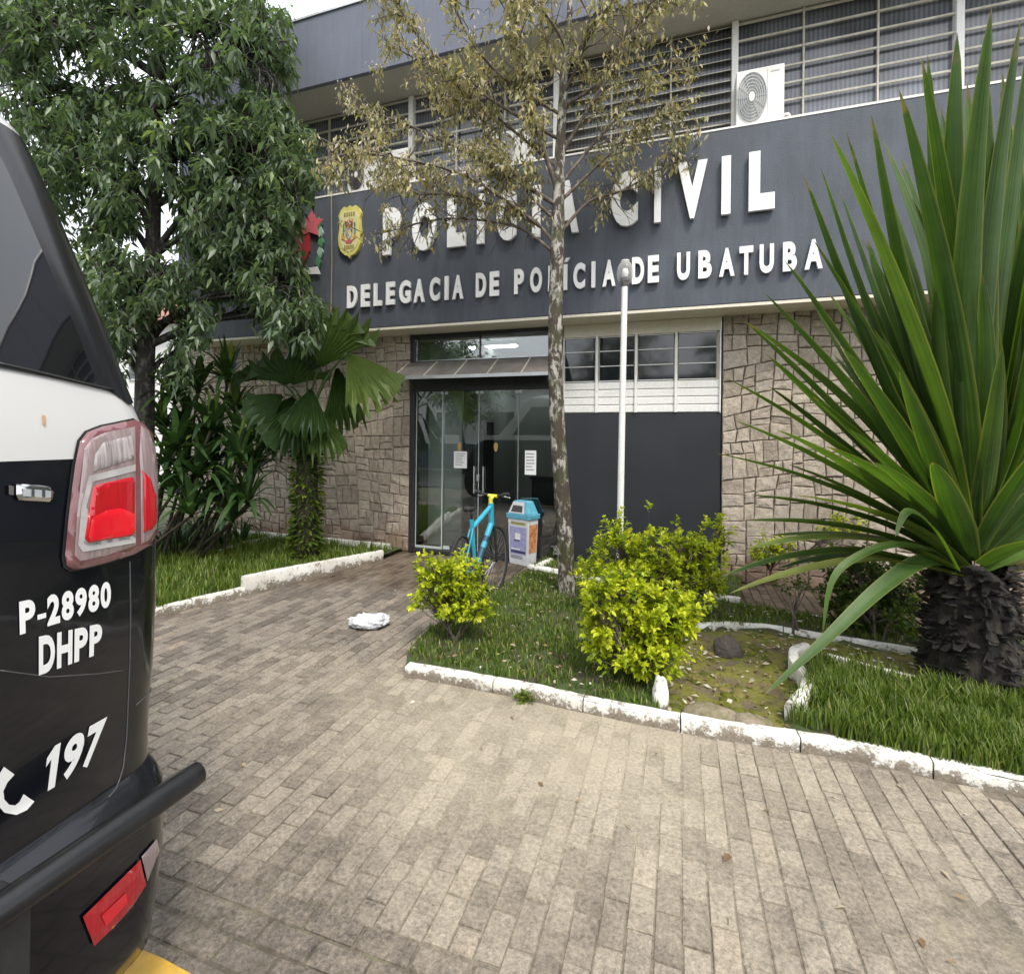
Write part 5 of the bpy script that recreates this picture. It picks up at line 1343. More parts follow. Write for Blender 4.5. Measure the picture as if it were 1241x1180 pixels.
# ------------------------------------------------------------------ air conditioners
M['acwhite'] = simple('ac_white', (.70, .70, .68), (.60, .59, .56), 4, .45); M['acgrille'] = simple('ac_grille', (.42, .43, .42), (.34, .35, .34), 9, .55); M['acdark'] = simple('ac_dark', (.05, .05, .05), None, 9, .6)
def aircon(x0, x1, y0, y1, fan_px, frx, fry, label, cap=True, dark=False):
    yf = FYF + 0.09
    A = FP(x0, y1, yf); B = FP(x1, y0, yf)
    X0_, X1_ = A.x, B.x; Z0_ = ZF1 + 0.05; Z1_ = (A.z + FP(x0, y0, yf).z * 0 + FP(x1, y0, yf).z - A.z) if False else FP((x0 + x1) / 2, (y0), yf).z
    root = tag(empty('air_conditioner', (X0_, yf, ZF1 + 0.012)), label, 'air conditioner', 'outdoor units on the ledge')
    b = MB(); b.box(X0_, X1_, yf, yf + .24, Z0_, Z1_); b.build('casing', M['acwhite'], root, bevel=.008)
    cx_ = FP(fan_px, (y0 + y1) / 2, yf).x; cz = (Z0_ + Z1_) / 2; rx = (X1_ - X0_) * frx; rz = (Z1_ - Z0_) * fry
    def el(k, q, n=36): a = 2 * math.pi * q / n; return (cx_ + rx * k * math.cos(a), cz + rz * k * math.sin(a))
    b = MB(); n = 36
    b.add([(*el(1, q)[:1], yf - .004, el(1, q)[1]) for q in range(n)], [tuple(range(n))]); b.build('fan_recess', M['acdark'] if dark else M['acgrille'], root)
    b = MB()
    for kk in (0.3, .44, .58, .72, .86, 1.0):
        pts = [Vector((el(kk, q)[0], yf - .012, el(kk, q)[1])) for q in range(n + 1)]; b.tube(pts, .0045, 4, False)
    for q in range(0, n, 3):
        p, p2 = el(.2, q), el(1, q); b.tube([(p[0], yf - .011, p[1]), (p2[0], yf - .011, p2[1])], .003, 4, False)
    b.build('fan_grille', M['acgrille'] if not dark else M['lampgrey'], root)
    b = MB(); b.add([(el(.2, q)[0], yf - .018, el(.2, q)[1]) for q in range(n)] + [(el(.22, q)[0], yf - .006, el(.22, q)[1]) for q in range(n)], [tuple(range(n))] + [(q, (q + 1) % n, n + (q + 1) % n, n + q) for q in range(n)]); b.build('fan_hub', M['acwhite'], root)
    fr = cx_ + rx * 1.06
    b = MB(); b.box(fr, X1_ - .012, yf - .005, yf - .0005, Z0_ + .02, Z1_ - .02); b.build('service_panel', M['acwhite'], root, bevel=.002)
    b = MB(); b.box(fr + .03, X1_ - .05, yf - .007, yf - .0055, Z1_ - .075, Z1_ - .058); b.build('nameplate', M['acgrille'], root)
    for xx in (X0_ + .08, X1_ - .12):
        b = MB(); b.box(xx, xx + .05, yf + .01, yf + .23, ZF1 + .012, Z0_ - .001); b.build('foot', M['acdark'], root)
    b = MB(); b.tube(smooth_path([(X1_ - .02, yf + .1, Z0_ + .10), (X1_ + .05, yf + .09, Z0_ + .11), (X1_ + .07, yf + .08, Z0_ + .05), (X1_ + .075, yf + .08, ZF1 + .014)], 5), .014, 8); b.build('pipe', M['white_paint'], root, smooth=True)
    return root
aircon(892, 951, 82, 141, 911, .31, .43, 'clean white air conditioner on the ledge at the upper right')
aircon(421, 456, 190, 236, 432, .27, .44, 'air conditioner with a dark fan above the shield badge', dark=True)
aircon(459, 494, 182, 226, 470, .27, .44, 'air conditioner behind the dry branches, right of its dark-fanned twin', dark=True)
aircon(598, 640, 158, 204, 612, .28, .44, 'air conditioner above the middle of the white lettering, behind branches')

# ------------------------------------------------------------------ litter bin
P1, P2 = G(615, 682), G(640, 687.5); e1 = (P2 - P1); wb = e1.length; e1.normalize(); e2 = Vector((-e1.y, e1.x, 0)); P3 = G(648.5, 680.5)
db = 0.21; hb = 0.83
binr = tag(empty('litter_bin', tuple(P1)), 'small litter bin with a light blue lid and printed sides', 'bin')
def bp3(u, v, z): return P1 + e1 * (u * wb) + e2 * (v * db) + Vector((0, 0, z * hb))
M['bincyan'] = simple('bin_blue', (.12, .42, .56), (.09, .30, .41), 16, .45); M['binwhite'] = simple('bin_white', (.62, .63, .64), (.52, .53, .55), 9, .5)
M['lav'] = simple('print_lavender', (.24, .25, .44), (.36, .37, .55), 14, .5); M['binor'] = simple('print_orange', (.42, .13, .05), (.55, .30, .14), 16, .5, lo=.45, hi=.55); M['darkblue'] = simple('print_dark_blue', (.03, .04, .13), None, 10, .5)
def ring(u0, u1, v0, v1, z): return [bp3(u0, v0, z), bp3(u1, v0, z), bp3(u1, v1, z), bp3(u0, v1, z)]
b = MB(); b.hexa(ring(.06, .94, .06, .94, .0) + ring(0, 1, 0, 1, .72)); b.build('body', M['binwhite'], binr, bevel=.008)
b = MB(); b.hexa(ring(-.05, 1.05, -.05, 1.05, .721) + ring(-.07, 1.07, -.07, 1.07, .80)); lid = b.build('lid', M['bincyan'], binr, bevel=.008)
b = MB(); b.hexa(ring(-.0, 1.0, .0, 1.0, .801) + ring(.18, .84, .2, .8, 1.0)); b.build('dome', M['bincyan'], lid, bevel=.010)
def onface(u0, u1, z0, z1, off, zz=(.801, 1.0), uu=((0, 1.0), (.18, .84)), vv=(.0, .2)):
    def pt(u, z):
        t = (z - zz[0]) / (zz[1] - zz[0]); l = uu[0][0] + (uu[1][0] - uu[0][0]) * t; r = uu[0][1] + (uu[1][1] - uu[0][1]) * t
        return bp3(l + (r - l) * u, vv[0] + (vv[1] - vv[0]) * t - off, z)
    return [pt(u0, z0), pt(u1, z0), pt(u1, z1), pt(u0, z1)]
b = MB(); b.quad(*onface(.02, .8, .81, .985, .02)); b.build('flap_surround', M['binwhite'], lid)
b = MB(); b.quad(*onface(.12, .70, .83, .93, .035)); b.build('opening', M['acdark'], lid)
def side(u0, u1, z0, z1, off, mat, name, face):
    def pt(u, z):
        ins = .06 * (1 - z / .72)
        return bp3(ins + (1 - 2 * ins) * u, ins - off, z) if face == 0 else bp3(1 - ins + off, ins + (1 - 2 * ins) * u, z)
    b = MB(); b.quad(pt(u0, z0), pt(u1, z0), pt(u1, z1), pt(u0, z1)); return b.build(name, mat, body_)
body_ = [o for o in binr.children if o.name.startswith('body')][0]
side(.08, .92, .17, .60, .012, M['lav'], 'printed_panel', 0); side(.35, .62, .40, .50, .018, M['paper'], 'printed_figure', 0); side(.3, .58, .375, .395, .018, M['darkblue'], 'printed_base', 0)
side(.15, .85, .635, .675, .012, M['olive'], 'printed_heading', 0); side(.12, .88, .19, .225, .018, M['darkblue'], 'printed_text', 0); side(.15, .6, .24, .26, .018, M['paper'], 'printed_text', 0)
side(.1, .9, .2, .64, .012, M['binor'], 'printed_panel', 1)
for z in (.10, .12, .14): side(.1, .85 - z, z, z + .008, .012, M['darkblue'], 'printed_text', 0)

# ------------------------------------------------------------------ bicycle
rc_, fc_ = G(556, 741), G(598, 721)
hd = (fc_ - rc_); hd.z = 0; wbp = hd.length; hd.normalize(); lf_ = Vector((-hd.y, hd.x, 0)); sc_ = wbp / 1.08; zs = 0.75 / 0.68
bike = tag(empty('bicycle', tuple(rc_)), 'light blue bicycle with a yellow stem parked in front of the glass doors', 'bicycle')
def bk(x, y, z): return rc_ + hd * (x * sc_) + lf_ * (y * sc_ + 0.0) + Vector((0, 0, z * zs))
M['decal'] = simple('frame_decal', (.01, .05, .09), (.02, .09, .14), 30, .35); M['tyre'] = simple('rubber', (.016, .016, .017), (.03, .03, .03), 20, .8); M['bikeblue'] = simple('bike_cyan', (.03, .38, .54), (.05, .28, .38), 14, .3, coat=.4); M['bikeyellow'] = simple('bike_yellow', (.70, .66, .06), None, 5, .35)
lean = 0.06
def bkl(x, y, z): return bk(x, y - z * lean, z)
R_ = .34
def wheel(cx_, steer=0):
    cs, sn = math.cos(steer), math.sin(steer)
    def wp(a, r, y=0): return bkl(cx_ + r * math.cos(a) * cs - y * sn, r * math.cos(a) * sn + y * cs, R_ + r * math.sin(a))
    b = MB(); b.tube([wp(2 * math.pi * k / 40, R_ - .025) for k in range(41)], .024 * .8, 8, False); w = b.build('wheel', M['tyre'], bike, smooth=True)
    b = MB(); b.tube([wp(2 * math.pi * k / 40, R_ - .055) for k in range(41)], .009, 6, False); b.build('rim', M['lampgrey'], w, smooth=True)
    b = MB()
    for k in range(28):
        a = 2 * math.pi * k / 28; b.tube([wp(a + .2 * (k % 2), .02, .03 if k % 2 else -.03), wp(a, R_ - .06)], .0013, 3, False)
    b.build('spokes', M['alu'], w)
    b = MB(); b.tube([wp(0, 0, -.06), wp(0, 0, .06)], .022, 10); b.build('hub', M['blackmetal'], w, smooth=True, auto=40)
    if True:
        b = MB()
        for k in range(24):
            a0 = 2 * math.pi * k / 24; a1 = 2 * math.pi * (k + 1) / 24
            b.quad(wp(a0, .06, .05), wp(a1, .06, .05), wp(a1, .085, .05), wp(a0, .085, .05))
        b.build('brake_disc', M['alu'], w)
wheel(0); ST = -0.25; wheel(1.08, ST)
bb = (.44, 0, .30); seat = (.28, 0, .78); head_t = (.88, 0, .86); head_b = (.92, 0, .70)
b = MB()
b.tube([bkl(*head_b), bkl(*bb)], .031, 10); b.tube([bkl(*head_t), bkl(.31, 0, .70)], .025, 10); b.tube([bkl(*seat), bkl(*bb)], .021, 10); b.tube([bkl(.875, 0, .89), bkl(.925, 0, .68)], .030, 12)
for s in (-1, 1): b.tube([bkl(.43, s * .03, .30), bkl(.02, s * .06, R_)], .011, 8); b.tube([bkl(.30, s * .03, .70), bkl(.02, s * .06, R_)], .009, 8)
frm = b.build('frame', M['bikeblue'], bike, smooth=True, auto=50)
for a0, a1 in ((.28, .40), (.52, .74)):
    A_, B_ = Vector(bkl(*head_b)), Vector(bkl(*bb)); b = MB(); b.tube([A_.lerp(B_, a0), A_.lerp(B_, a1)], .0318, 10, False); b.build('decal', M['decal'], frm, smooth=True)
b = MB(); b.tube([bkl(.925, 0, .68), bkl(.94, 0, .64)], .02, 10)
for s in (-1, 1): b.tube([bkl(.94, s * .055, .68), bkl(1.06, s * .06, R_)], .017, 8)
b.tube([bkl(.94, -.06, .67), bkl(.94, .06, .67)], .016, 8); b.build('fork', M['blackmetal'], bike, smooth=True, auto=50)
b = MB(); b.tube([bkl(.872, 0, .89), bkl(.865, 0, .935)], .022, 10); b.tube([bkl(.865, 0, .93), bkl(.94, -.01, .955)], .022, 10); b.tube([bkl(.94, -.10, .955), bkl(.94, .10, .955)], .018, 10); b.build('stem', M['bikeyellow'], bike, smooth=True, auto=50)
hb_ = MB(); hb_.tube(smooth_path([bkl(.90, -.36, .985), bkl(.94, -.16, .965), bkl(.94, 0, .955), bkl(.94, .16, .965), bkl(.90, .36, .985)], 4), .0125, 10); hbo = hb_.build('handlebar', M['blackmetal'], bike, smooth=True, auto=50)
for s in (-1, 1):
    b = MB(); b.tube([bkl(.905, s * .25, .978), bkl(.895, s * .38, .987)], .018, 10); b.build('grip', M['tyre'], hbo, smooth=True, auto=50)
    b = MB(); b.tube(smooth_path([bkl(.94, s * .2, .96), bkl(.99, s * .26, .95), bkl(.985, s * .35, .945)], 3), .007, 6); b.build('brake_lever', M['alu'], hbo, smooth=True)
    b = MB(); b.tube(smooth_path([bkl(.95, s * .18, .96), bkl(1.04, s * .10, .93), bkl(1.0, s * .03, .80), bkl(.93, s * .03, .66)], 5), .004, 5); b.build('cable', M['tyre'], hbo, smooth=True)
b = MB(); b.tube([bkl(*seat), bkl(.262, 0, .86)], .014, 8); b.build('seat_post', M['blackmetal'], bike, smooth=True)
b = MB(); v_ = []
for k, (x, w, z) in enumerate(((.10, .06, .885), (.13, .078, .895), (.20, .062, .885), (.28, .032, .88), (.36, .022, .878), (.38, .008, .874))):
    for a in range(8): an = 2 * math.pi * a / 8; v_.append(bkl(x, w * math.cos(an), z - .012 + .022 * math.sin(an)))
b.add(v_, [(k * 8 + a, k * 8 + (a + 1) % 8, (k + 1) * 8 + (a + 1) % 8, (k + 1) * 8 + a) for k in range(5) for a in range(8)] + [tuple(range(8)), tuple(range(40, 48))]); b.build('saddle', M['tyre'], bike, smooth=True)
b = MB(); b.tube([bkl(.44, -.05, .30), bkl(.44, .05, .30)], .03, 10); b.tube([bkl(.44, -.06, .30), bkl(.50, -.06, .15)], .012, 6); b.tube([bkl(.44, .06, .30), bkl(.38, .06, .45)], .012, 6)
for k in range(24):
    a0 = 2 * math.pi * k / 24; a1 = 2 * math.pi * (k + 1) / 24; f_ = lambda a, r: bkl(.44 + r * math.cos(a), -.05, .30 + r * math.sin(a)); b.quad(f_(a0, .065), f_(a1, .065), f_(a1, .085), f_(a0, .085))
b.build('crankset', M['blackmetal'], bike, smooth=True, auto=40)
for s, (x, z) in ((-1, (.50, .15)), (1, (.38, .45))):
    b = MB(); A = bkl(x, s * .11, z); b.beam(A - hd * .04, A + hd * .04, .07, .018); b.build('pedal', M['blackmetal'], bike)
b = MB(); b.tube([bkl(.40, .07, .28), bkl(.30, .18, 0.0)], .008, 6); b.build('kickstand', M['blackmetal'], bike)

# ------------------------------------------------------------------ plastic bag on the paving
c = G(448, 759); bm = bmesh.new(); bmesh.ops.create_icosphere(bm, subdivisions=5, radius=1)
for v in bm.verts:
    p = v.co.copy(); k = 1 + .28 * noise.noise(p * 1.9) + .34 * abs(noise.noise(p * 4.3 + Vector((2, 1, 0)))) + .14 * abs(noise.noise(p * 9)) + .06 * noise.noise(p * 19)
    v.co = Vector((p.x * .15 * k, p.y * .10 * k, max(0.0, (p.z * .75 + .55)) * .07 * k))
me = bpy.data.meshes.new('plastic_bag'); bm.to_mesh(me); bm.free()
mm = simple('white_plastic', (.62, .63, .65), (.52, .53, .56), 8, .4, .5, 30); me.materials.append(mm)
me.polygons.foreach_set('use_smooth', [True] * len(me.polygons))
o = link('plastic_bag', me); o.location = (c.x, c.y, 0.003); o.rotation_euler = (0, 0, .4); tag(o, 'crumpled white plastic bag lying on the paved path', 'bag')

# ------------------------------------------------------------------ police vehicle (its rear faces the camera side)
XR_, YC_ = -1.385, 0.290
TAB = [ # z, half width, rear offset (forward positive), corner radius, front end
 (0.13, .79, .05, .10, 3.62), (0.20, .806, -.015, .12, 3.74), (0.32, .812, -.040, .13, 3.82), (0.45, .82, -.052, .13, 3.85), (0.58, .82, -.055, .13, 3.85), (0.66, .82, -.050, .13, 3.85), (0.69, .818, -.015, .12, 3.84), (0.705, .818, .022, .11, 3.82),
 (0.80, .818, .030, .10, 3.80), (1.00, .82, .014, .10, 3.76), (1.20, .818, .002, .10, 3.7), (1.45, .815, .0, .10, 3.6), (1.595, .808, .008, .10, 3.3), (1.65, .800, .018, .10, 3.1), (1.69, .785, .028, .10, 2.95), (1.79, .762, .058, .10, 2.88), (1.95, .748, .115, .11, 2.75),
 (2.15, .722, .190, .12, 2.58), (2.35, .70, .270, .13, 2.4), (2.52, .676, .340, .15, 2.24), (2.62, .645, .42, .18, 2.12), (2.68, .60, .52, .2, 2.0), (2.71, .52, .66, .22, 1.85)]
TZ = [r[0] for r in TAB]
def prm(z): return [float(np.interp(z, TZ, [r[k] for r in TAB])) for k in range(1, 5)]
def SV(u, z):
    """vehicle surface: u 0..1 rear from the centre line, 1..2 corner, 2..3 side; negative u mirrors"""
    s = 1 if u >= 0 else -1; u = abs(u); hw, b0, rc, bf = prm(z)
    bow = .045
    if u <= 1: a = u * (hw - rc); bb_ = b0 + bow * (u ** 2.5) * (1 if z > .3 else 1)
    elif u <= 2: an = (u - 1) * math.pi / 2; a = hw - rc + rc * math.sin(an); bb_ = b0 + bow + rc * (1 - math.cos(an))
    else: a = hw; bb_ = b0 + bow + rc + (u - 2) * (bf - b0 - rc - bow)
    return Vector((XR_ - bb_, YC_ + s * a, z))
def SN(u, z):
    e = 1e-3; du = SV(u + e, z) - SV(u - e, z); dz = SV(u, min(z + e, 2.70)) - SV(u, z - e); n_ = du.cross(dz).normalized()
    return n_ if n_.dot(SV(u, z) - Vector((XR_ - 1.5, YC_, 1.2))) > 0 else -n_
UG = np.concatenate([np.linspace(-.1, 1, 180), np.linspace(1.0, 1.62, 120)]); ZG = np.linspace(.14, 2.69, 400)
GRD = [[PX(SV(u, z)) for z in ZG] for u in UG]; GRD = np.array(GRD)
def inv(px, py):
    d = (GRD[:, :, 0] - px) ** 2 + (GRD[:, :, 1] - py) ** 2; i, j = np.unravel_index(np.argmin(d), d.shape); u, z = float(UG[i]), float(ZG[j])
    best = (float(d[i, j]), u, z)
    for _ in range(8):
        p = PX(SV(u, z)); e = 1e-3; pu = PX(SV(u + e, z)); pz = PX(SV(u, z + e)); r = np.array([px - p[0], py - p[1]])
        if float(r @ r) < best[0]: best = (float(r @ r), u, z)
        J = np.array([[(pu[0] - p[0]) / e, (pz[0] - p[0]) / e], [(pu[1] - p[1]) / e, (pz[1] - p[1]) / e]])
        if abs(np.linalg.det(J)) < 4e3: break
        s = np.clip(np.linalg.solve(J, r), -.03, .03); u += s[0]; z += s[1]
        u = min(max(u, -.2), 1.75); z = min(max(z, .14), 2.69)
    return best[1], best[2]
suv = tag(empty('police_suv', (XR_ - 1.5, YC_, 0)), 'black and white police vehicle with white numbers, parked at the left edge', 'vehicle')
def carpaint(name, c, rough=.12):
    m, t, b, o = new_mat(name)
    n_ = noise_n(t, 120, 2, .5, 'World'); d_ = noise_n(t, 3, 5, .65, 'World')
    t.links.new(mixc(t, ramp(t, d_, [(.5, 0.0), (.85, .05)]), c, (.25, .22, .18)), b.inputs['Base Color'])
    t.links.new(math_n(t, 'ADD', rough, math_n(t, 'MULTIPLY', d_, .16)), b.inputs['Roughness']); b.inputs['Coat Weight'].default_value = .4; b.inputs['Coat Roughness'].default_value = .04; b.inputs['Specular IOR Level'].default_value = .32
    return m
M['carblack'] = carpaint('black_car_paint', (.004, .005, .008)); M['carwhite'] = carpaint('white_car_paint', (.50, .50, .49), .2)
M['carglass'] = simple('tinted_glass', (.006, .007, .009), None, 2, .03, rvar=.02, spec=1.0); M['plastic'] = simple('black_plastic', (.016, .016, .017), (.026, .026, .027), 30, .5, .15, 200)
M['carpillar'] = simple('gloss_black_pillar', (.010, .011, .013), None, 3, .22); M['sticker'] = simple('white_sticker', (.80, .80, .79), (.74, .74, .72), 4, .35); M['lens_red'] = simple('red_lens', (.50, .012, .022), (.36, .008, .016), 7, .12, coat=.6, stretch=(1, 30, 1)); M['lens_clear'] = simple('clear_lens', (.22, .165, .165), (.32, .25, .25), 8, .08, coat=.9, stretch=(1, 14, 1)); M['lens_dark'] = simple('lens_trim', (.20, .075, .085), (.14, .05, .06), 8, .2, coat=.5); M['chrome'] = simple('chrome', (.6, .6, .6), None, 5, .12, metal=1.0)
us = [k / 12 for k in range(-12, 13)]
us = [-3 + k * .1 for k in range(10)] + [-2 + k * .1 for k in range(10)] + [-1 + k / 12 for k in range(24)] + [1 + k * .1 for k in range(10)] + [2 + k * .1 for k in range(11)]
def shell(name, zs_, mat, cap_top=False, cap_bot=False):
    b = MB(); nu = len(us); vs_ = []
    for z in zs_:
        for u in us: vs_.append(tuple(SV(u, z)))
    f = []
    for j in range(len(zs_) - 1):
        for i in range(nu - 1): a = j * nu + i; f.append((a, a + 1, a + nu + 1, a + nu))
        a = j * nu + nu - 1; f.append((a, j * nu, (j + 1) * nu, a + nu))
    if cap_top: f.append(tuple(range((len(zs_) - 1) * nu, len(zs_) * nu)))
    if cap_bot: f.append(tuple(range(nu)))
    b.add(vs_, f); return b.build(name, mat, suv, smooth=True, auto=38)
zl = [.13, .16, .20, .26, .32, .38, .45, .52, .58, .66, .69, .705]
shell('bumper', zl, M['carblack'], cap_bot=True)
shell('body', [.7055, .72, .8, .9, 1.0, 1.1, 1.2, 1.3, 1.4, 1.45, 1.52, 1.594], M['carblack'])
upper = shell('upper_body', [1.5955, 1.64, 1.69, 1.74, 1.79, 1.87, 1.95, 2.05, 2.15, 2.25, 2.35, 2.45, 2.52, 2.62, 2.68, 2.71], M['carwhite'], cap_top=True)
def patch_uz(name, us_, zs_fn, mat, parent, off=.006):
    """grid patch: us_ list of u, zs_fn(u)->(z0,z1)"""
    b = MB(); nz_ = 14; vs_ = []
    for u in us_:
        z0, z1 = zs_fn(u)
        for k in range(nz_ + 1): z = z0 + (z1 - z0) * k / nz_; vs_.append(tuple(SV(u, z) + SN(u, z) * off))
    f = [(i * (nz_ + 1) + k, (i + 1) * (nz_ + 1) + k, (i + 1) * (nz_ + 1) + k + 1, i * (nz_ + 1) + k + 1) for i in range(len(us_) - 1) for k in range(nz_)]
    b.add(vs_, f); return b.build(name, mat, parent, smooth=True)
zg = lambda u: (1.815 - .055 * abs(u) ** 2 * .8, 2.56)
g_ = patch_uz('rear_glass', [-.96 + 1.92 * k / 40 for k in range(41)], lambda u: (1.825 - .05 * u * u, 2.56 - .06 * u * u), M['carglass'], suv)
for s in (-1, 1):
    patch_uz('rear_pillar', [s * (.945 + (2.06 - .945) * k / 30) for k in range(31)], lambda u: (1.825 - .05 * min(1.3, abs(u)) ** 2 + .03 * max(0, abs(u) - 1.3), 2.50), M['carpillar'], suv, .0045)
    patch_uz('side_glass', [s * (2.10 + .36 * k / 20) for k in range(21)], lambda u: (1.78, 2.45), M['carglass'], suv, .004)
    patch_uz('side_glass', [s * (2.49 + .38 * k / 20) for k in range(21)], lambda u: (1.72, 2.42), M['carglass'], suv, .004)
def px_patch(name, poly, mat, parent, off=.006, cuts=5, thick=0):
    bm = bmesh.new(); f = bm.faces.new([bm.verts.new((x, y, 0)) for x, y in poly]); bmesh.ops.triangulate(bm, faces=[f])
    xs_ = [p[0] for p in poly]; ys_ = [p[1] for p in poly]
    for ax, lo, hi in ((0, min(xs_), max(xs_)), (1, min(ys_), max(ys_))):
        st = (hi - lo) / cuts; q = lo + st
        while q < hi - st * .3:
            bmesh.ops.bisect_plane(bm, geom=bm.verts[:] + bm.edges[:] + bm.faces[:], plane_co=(q, 0, 0) if ax == 0 else (0, q, 0), plane_no=(1, 0, 0) if ax == 0 else (0, 1, 0), dist=1e-4); q += st
    bmesh.ops.triangulate(bm, faces=bm.faces[:])
    if thick: 
        bedge = {v for e in bm.edges if len(e.link_faces) == 1 for v in e.verts}
    for v in bm.verts:
        u, z = inv(v.co.x, v.co.y); o_ = off
        if thick and v not in bedge: o_ = off + thick
        v.co = SV(u, z) + SN(u, z) * o_
    bmesh.ops.recalc_face_normals(bm, faces=bm.faces)
    me = bpy.data.meshes.new(name); bm.to_mesh(me); bm.free(); me.materials.append(mat)
    me.polygons.foreach_set('use_smooth', [True] * len(me.polygons)); return link(name, me, parent)
def shrink(poly, k):
    cx_ = sum(p[0] for p in poly) / len(poly); cy_ = sum(p[1] for p in poly) / len(poly); return [(cx_ + (x - cx_) * k, cy_ + (y - cy_) * k) for x, y in poly]
LAMP = [(93, 536), (102, 525), (120, 518), (140, 514), (159, 510), (174, 516), (183, 535), (186, 560), (187, 590), (187, 620), (186, 644), (179, 660), (159, 671), (140, 677), (119, 683), (98, 688), (85, 690), (77, 685), (75, 672), (78, 640), (82, 603), (87, 565)]
rim_ = px_patch('lamp_gasket', shrink(LAMP, 1.03), M['plastic'], suv, .004, 8)
M['lens_pink'] = simple('pink_lens_rim', (.20, .085, .09), (.15, .06, .065), 8, .12, coat=.8); M['lens_hot'] = simple('bright_red_lens', (.80, .015, .03), (.66, .012, .025), 5, .12, coat=.7)
M['lens_ribs'] = simple('ribbed_reverse_lens', (.20, .17, .17), (.44, .40, .40), 30, .12, coat=.8, stretch=(1, 6, .2)); M['lens_white'] = simple('white_lamp_trim', (.52, .50, .49), (.34, .31, .31), 7, .15, coat=.6)
lamp = px_patch('tail_lamp', LAMP, M['lens_pink'], suv, .010, 12, .008); lamp['label'] = 'clear and red tail lamp'
px_patch('clear_lens', [(95, 545), (104, 533), (122, 526), (157, 519), (158, 660), (120, 673), (90, 679), (83, 672), (86, 625)], M['lens_clear'], lamp, .0188, 12, .002)
px_patch('clear_lens', [(163, 518), (172, 525), (180, 545), (183, 590), (182, 640), (174, 654), (164, 659)], M['lens_clear'], lamp, .0188, 8, .002)
px_patch('reverse_lens', [(107, 552), (117, 538), (153, 529), (154, 556), (103, 572)], M['lens_ribs'], lamp, .0220, 8, .002)
px_patch('white_trim', [(99, 577), (156, 563), (156, 571), (104, 584), (96, 615), (91, 650), (94, 662), (156, 651), (156, 657), (92, 668), (86, 660), (90, 615)], M['lens_white'], lamp, .0222, 10)
px_patch('red_lens', [(104, 591), (110, 587), (152, 578), (155, 582), (155, 644), (150, 649), (98, 657), (94, 652), (98, 625)], M['lens_red'], lamp, .0224, 10, .004)
px_patch('bright_red_lens', [(101, 627), (118, 619), (135, 616), (153, 622), (153, 643), (149, 647), (99, 655), (96, 650)], M['lens_hot'], lamp, .0280, 8, .001)
px_patch('red_lens', [(165, 570), (174, 580), (180, 603), (181, 632), (176, 641), (166, 645)], M['lens_red'], lamp, .0224, 8, .003)
def suv_text(txt, quad, name, bold=.035, wid=1.0):
    vs2, fs2 = glyph(txt, bold); BL, BR, TL, TR = [Vector((*q, 0)) for q in quad]
    b = MB(); vv = []
    for (x, y) in vs2:
        p = BL.lerp(BR, x).lerp(TL.lerp(TR, x), y); u, z = inv(p.x, p.y); vv.append(tuple(SV(u, z) + SN(u, z) * .0028))
    b.add(vv, fs2); return b.build(name, M['sticker'], body_s)
body_s = [o for o in suv.children if o.name.split('.')[0] == 'body'][0]
GL[('1', .045)] = ([(.34, 0), (.80, 0), (.80, 1), (.46, 1), (.05, .80), (.05, .60), (.34, .72)], [(0, 1, 2, 3, 6), (3, 4, 5, 6)])
def pers_chars(txt, quad, name, bold, adv):
    """lay characters with their own widths along the quad"""
    tot = sum(adv[c_] for c_ in txt); x = 0; BL, BR, TL, TR = [Vector((*q, 0)) for q in quad]
    # perspective-correct spread along the slanted panel
    uvs = [inv(p.x, p.y) for p in (BL, BR, TL, TR)]
    for c_ in txt:
        a0 = x / tot; a1 = (x + adv[c_] * .88) / tot; x += adv[c_]
        vs2, fs2 = get_glyph(c_, bold); b = MB(); vv = []
        for (gx, gy) in vs2:
            if c_ == '-': gy = .30 + .16 * gy
            fx_ = a0 + (a1 - a0) * gx
            u = (uvs[0][0] * (1 - fx_) + uvs[1][0] * fx_) * (1 - gy) + (uvs[2][0] * (1 - fx_) + uvs[3][0] * fx_) * gy
            z = (uvs[0][1] * (1 - fx_) + uvs[1][1] * fx_) * (1 - gy) + (uvs[2][1] * (1 - fx_) + uvs[3][1] * fx_) * gy
            vv.append(tuple(SV(u, z) + SN(u, z) * .0028))
        b.add(vv, fs2); b.build(name, M['sticker'], body_s)
ADV = {'P': .70, '-': .40, '2': .62, '8': .62, '9': .62, '0': .62, 'D': .74, 'H': .76, '1': .48, '7': .60}
pers_chars('P-28980', [(23, 769), (135, 734), (22, 729), (135, 703)], 'number_character', .045, ADV)
pers_chars('DHPP', [(46, 818), (124, 790), (46, 771), (125, 754)], 'number_character', .045, ADV)
pers_chars('197', [(50, 962), (120, 920), (56, 908), (132, 866)], 'number_character', .045, ADV)
# telephone mark
def px_stroke(path, w0, w1):
    n_ = len(path); L_ = []; R2 = []
    for k in range(n_):
        a, c_ = Vector(path[max(0, k - 1)]), Vector(path[min(n_ - 1, k + 1)]); d_ = (c_ - a).normalized(); nn = Vector((-d_.y, d_.x)); w = w0 + (w1 - w0) * (abs(k / (n_ - 1) - .5) * 2) ** 2
        p = Vector(path[k]); L_.append(tuple(p + nn * w)); R2.append(tuple(p - nn * w))
    return L_ + R2[::-1]
px_patch('telephone_mark', px_stroke([(10, 933), (2, 944), (-3, 957), (-1, 970), (7, 979), (18, 981), (27, 976), (34, 966)], 5.5, 8.0), M['sticker'], body_s, .003, 8)
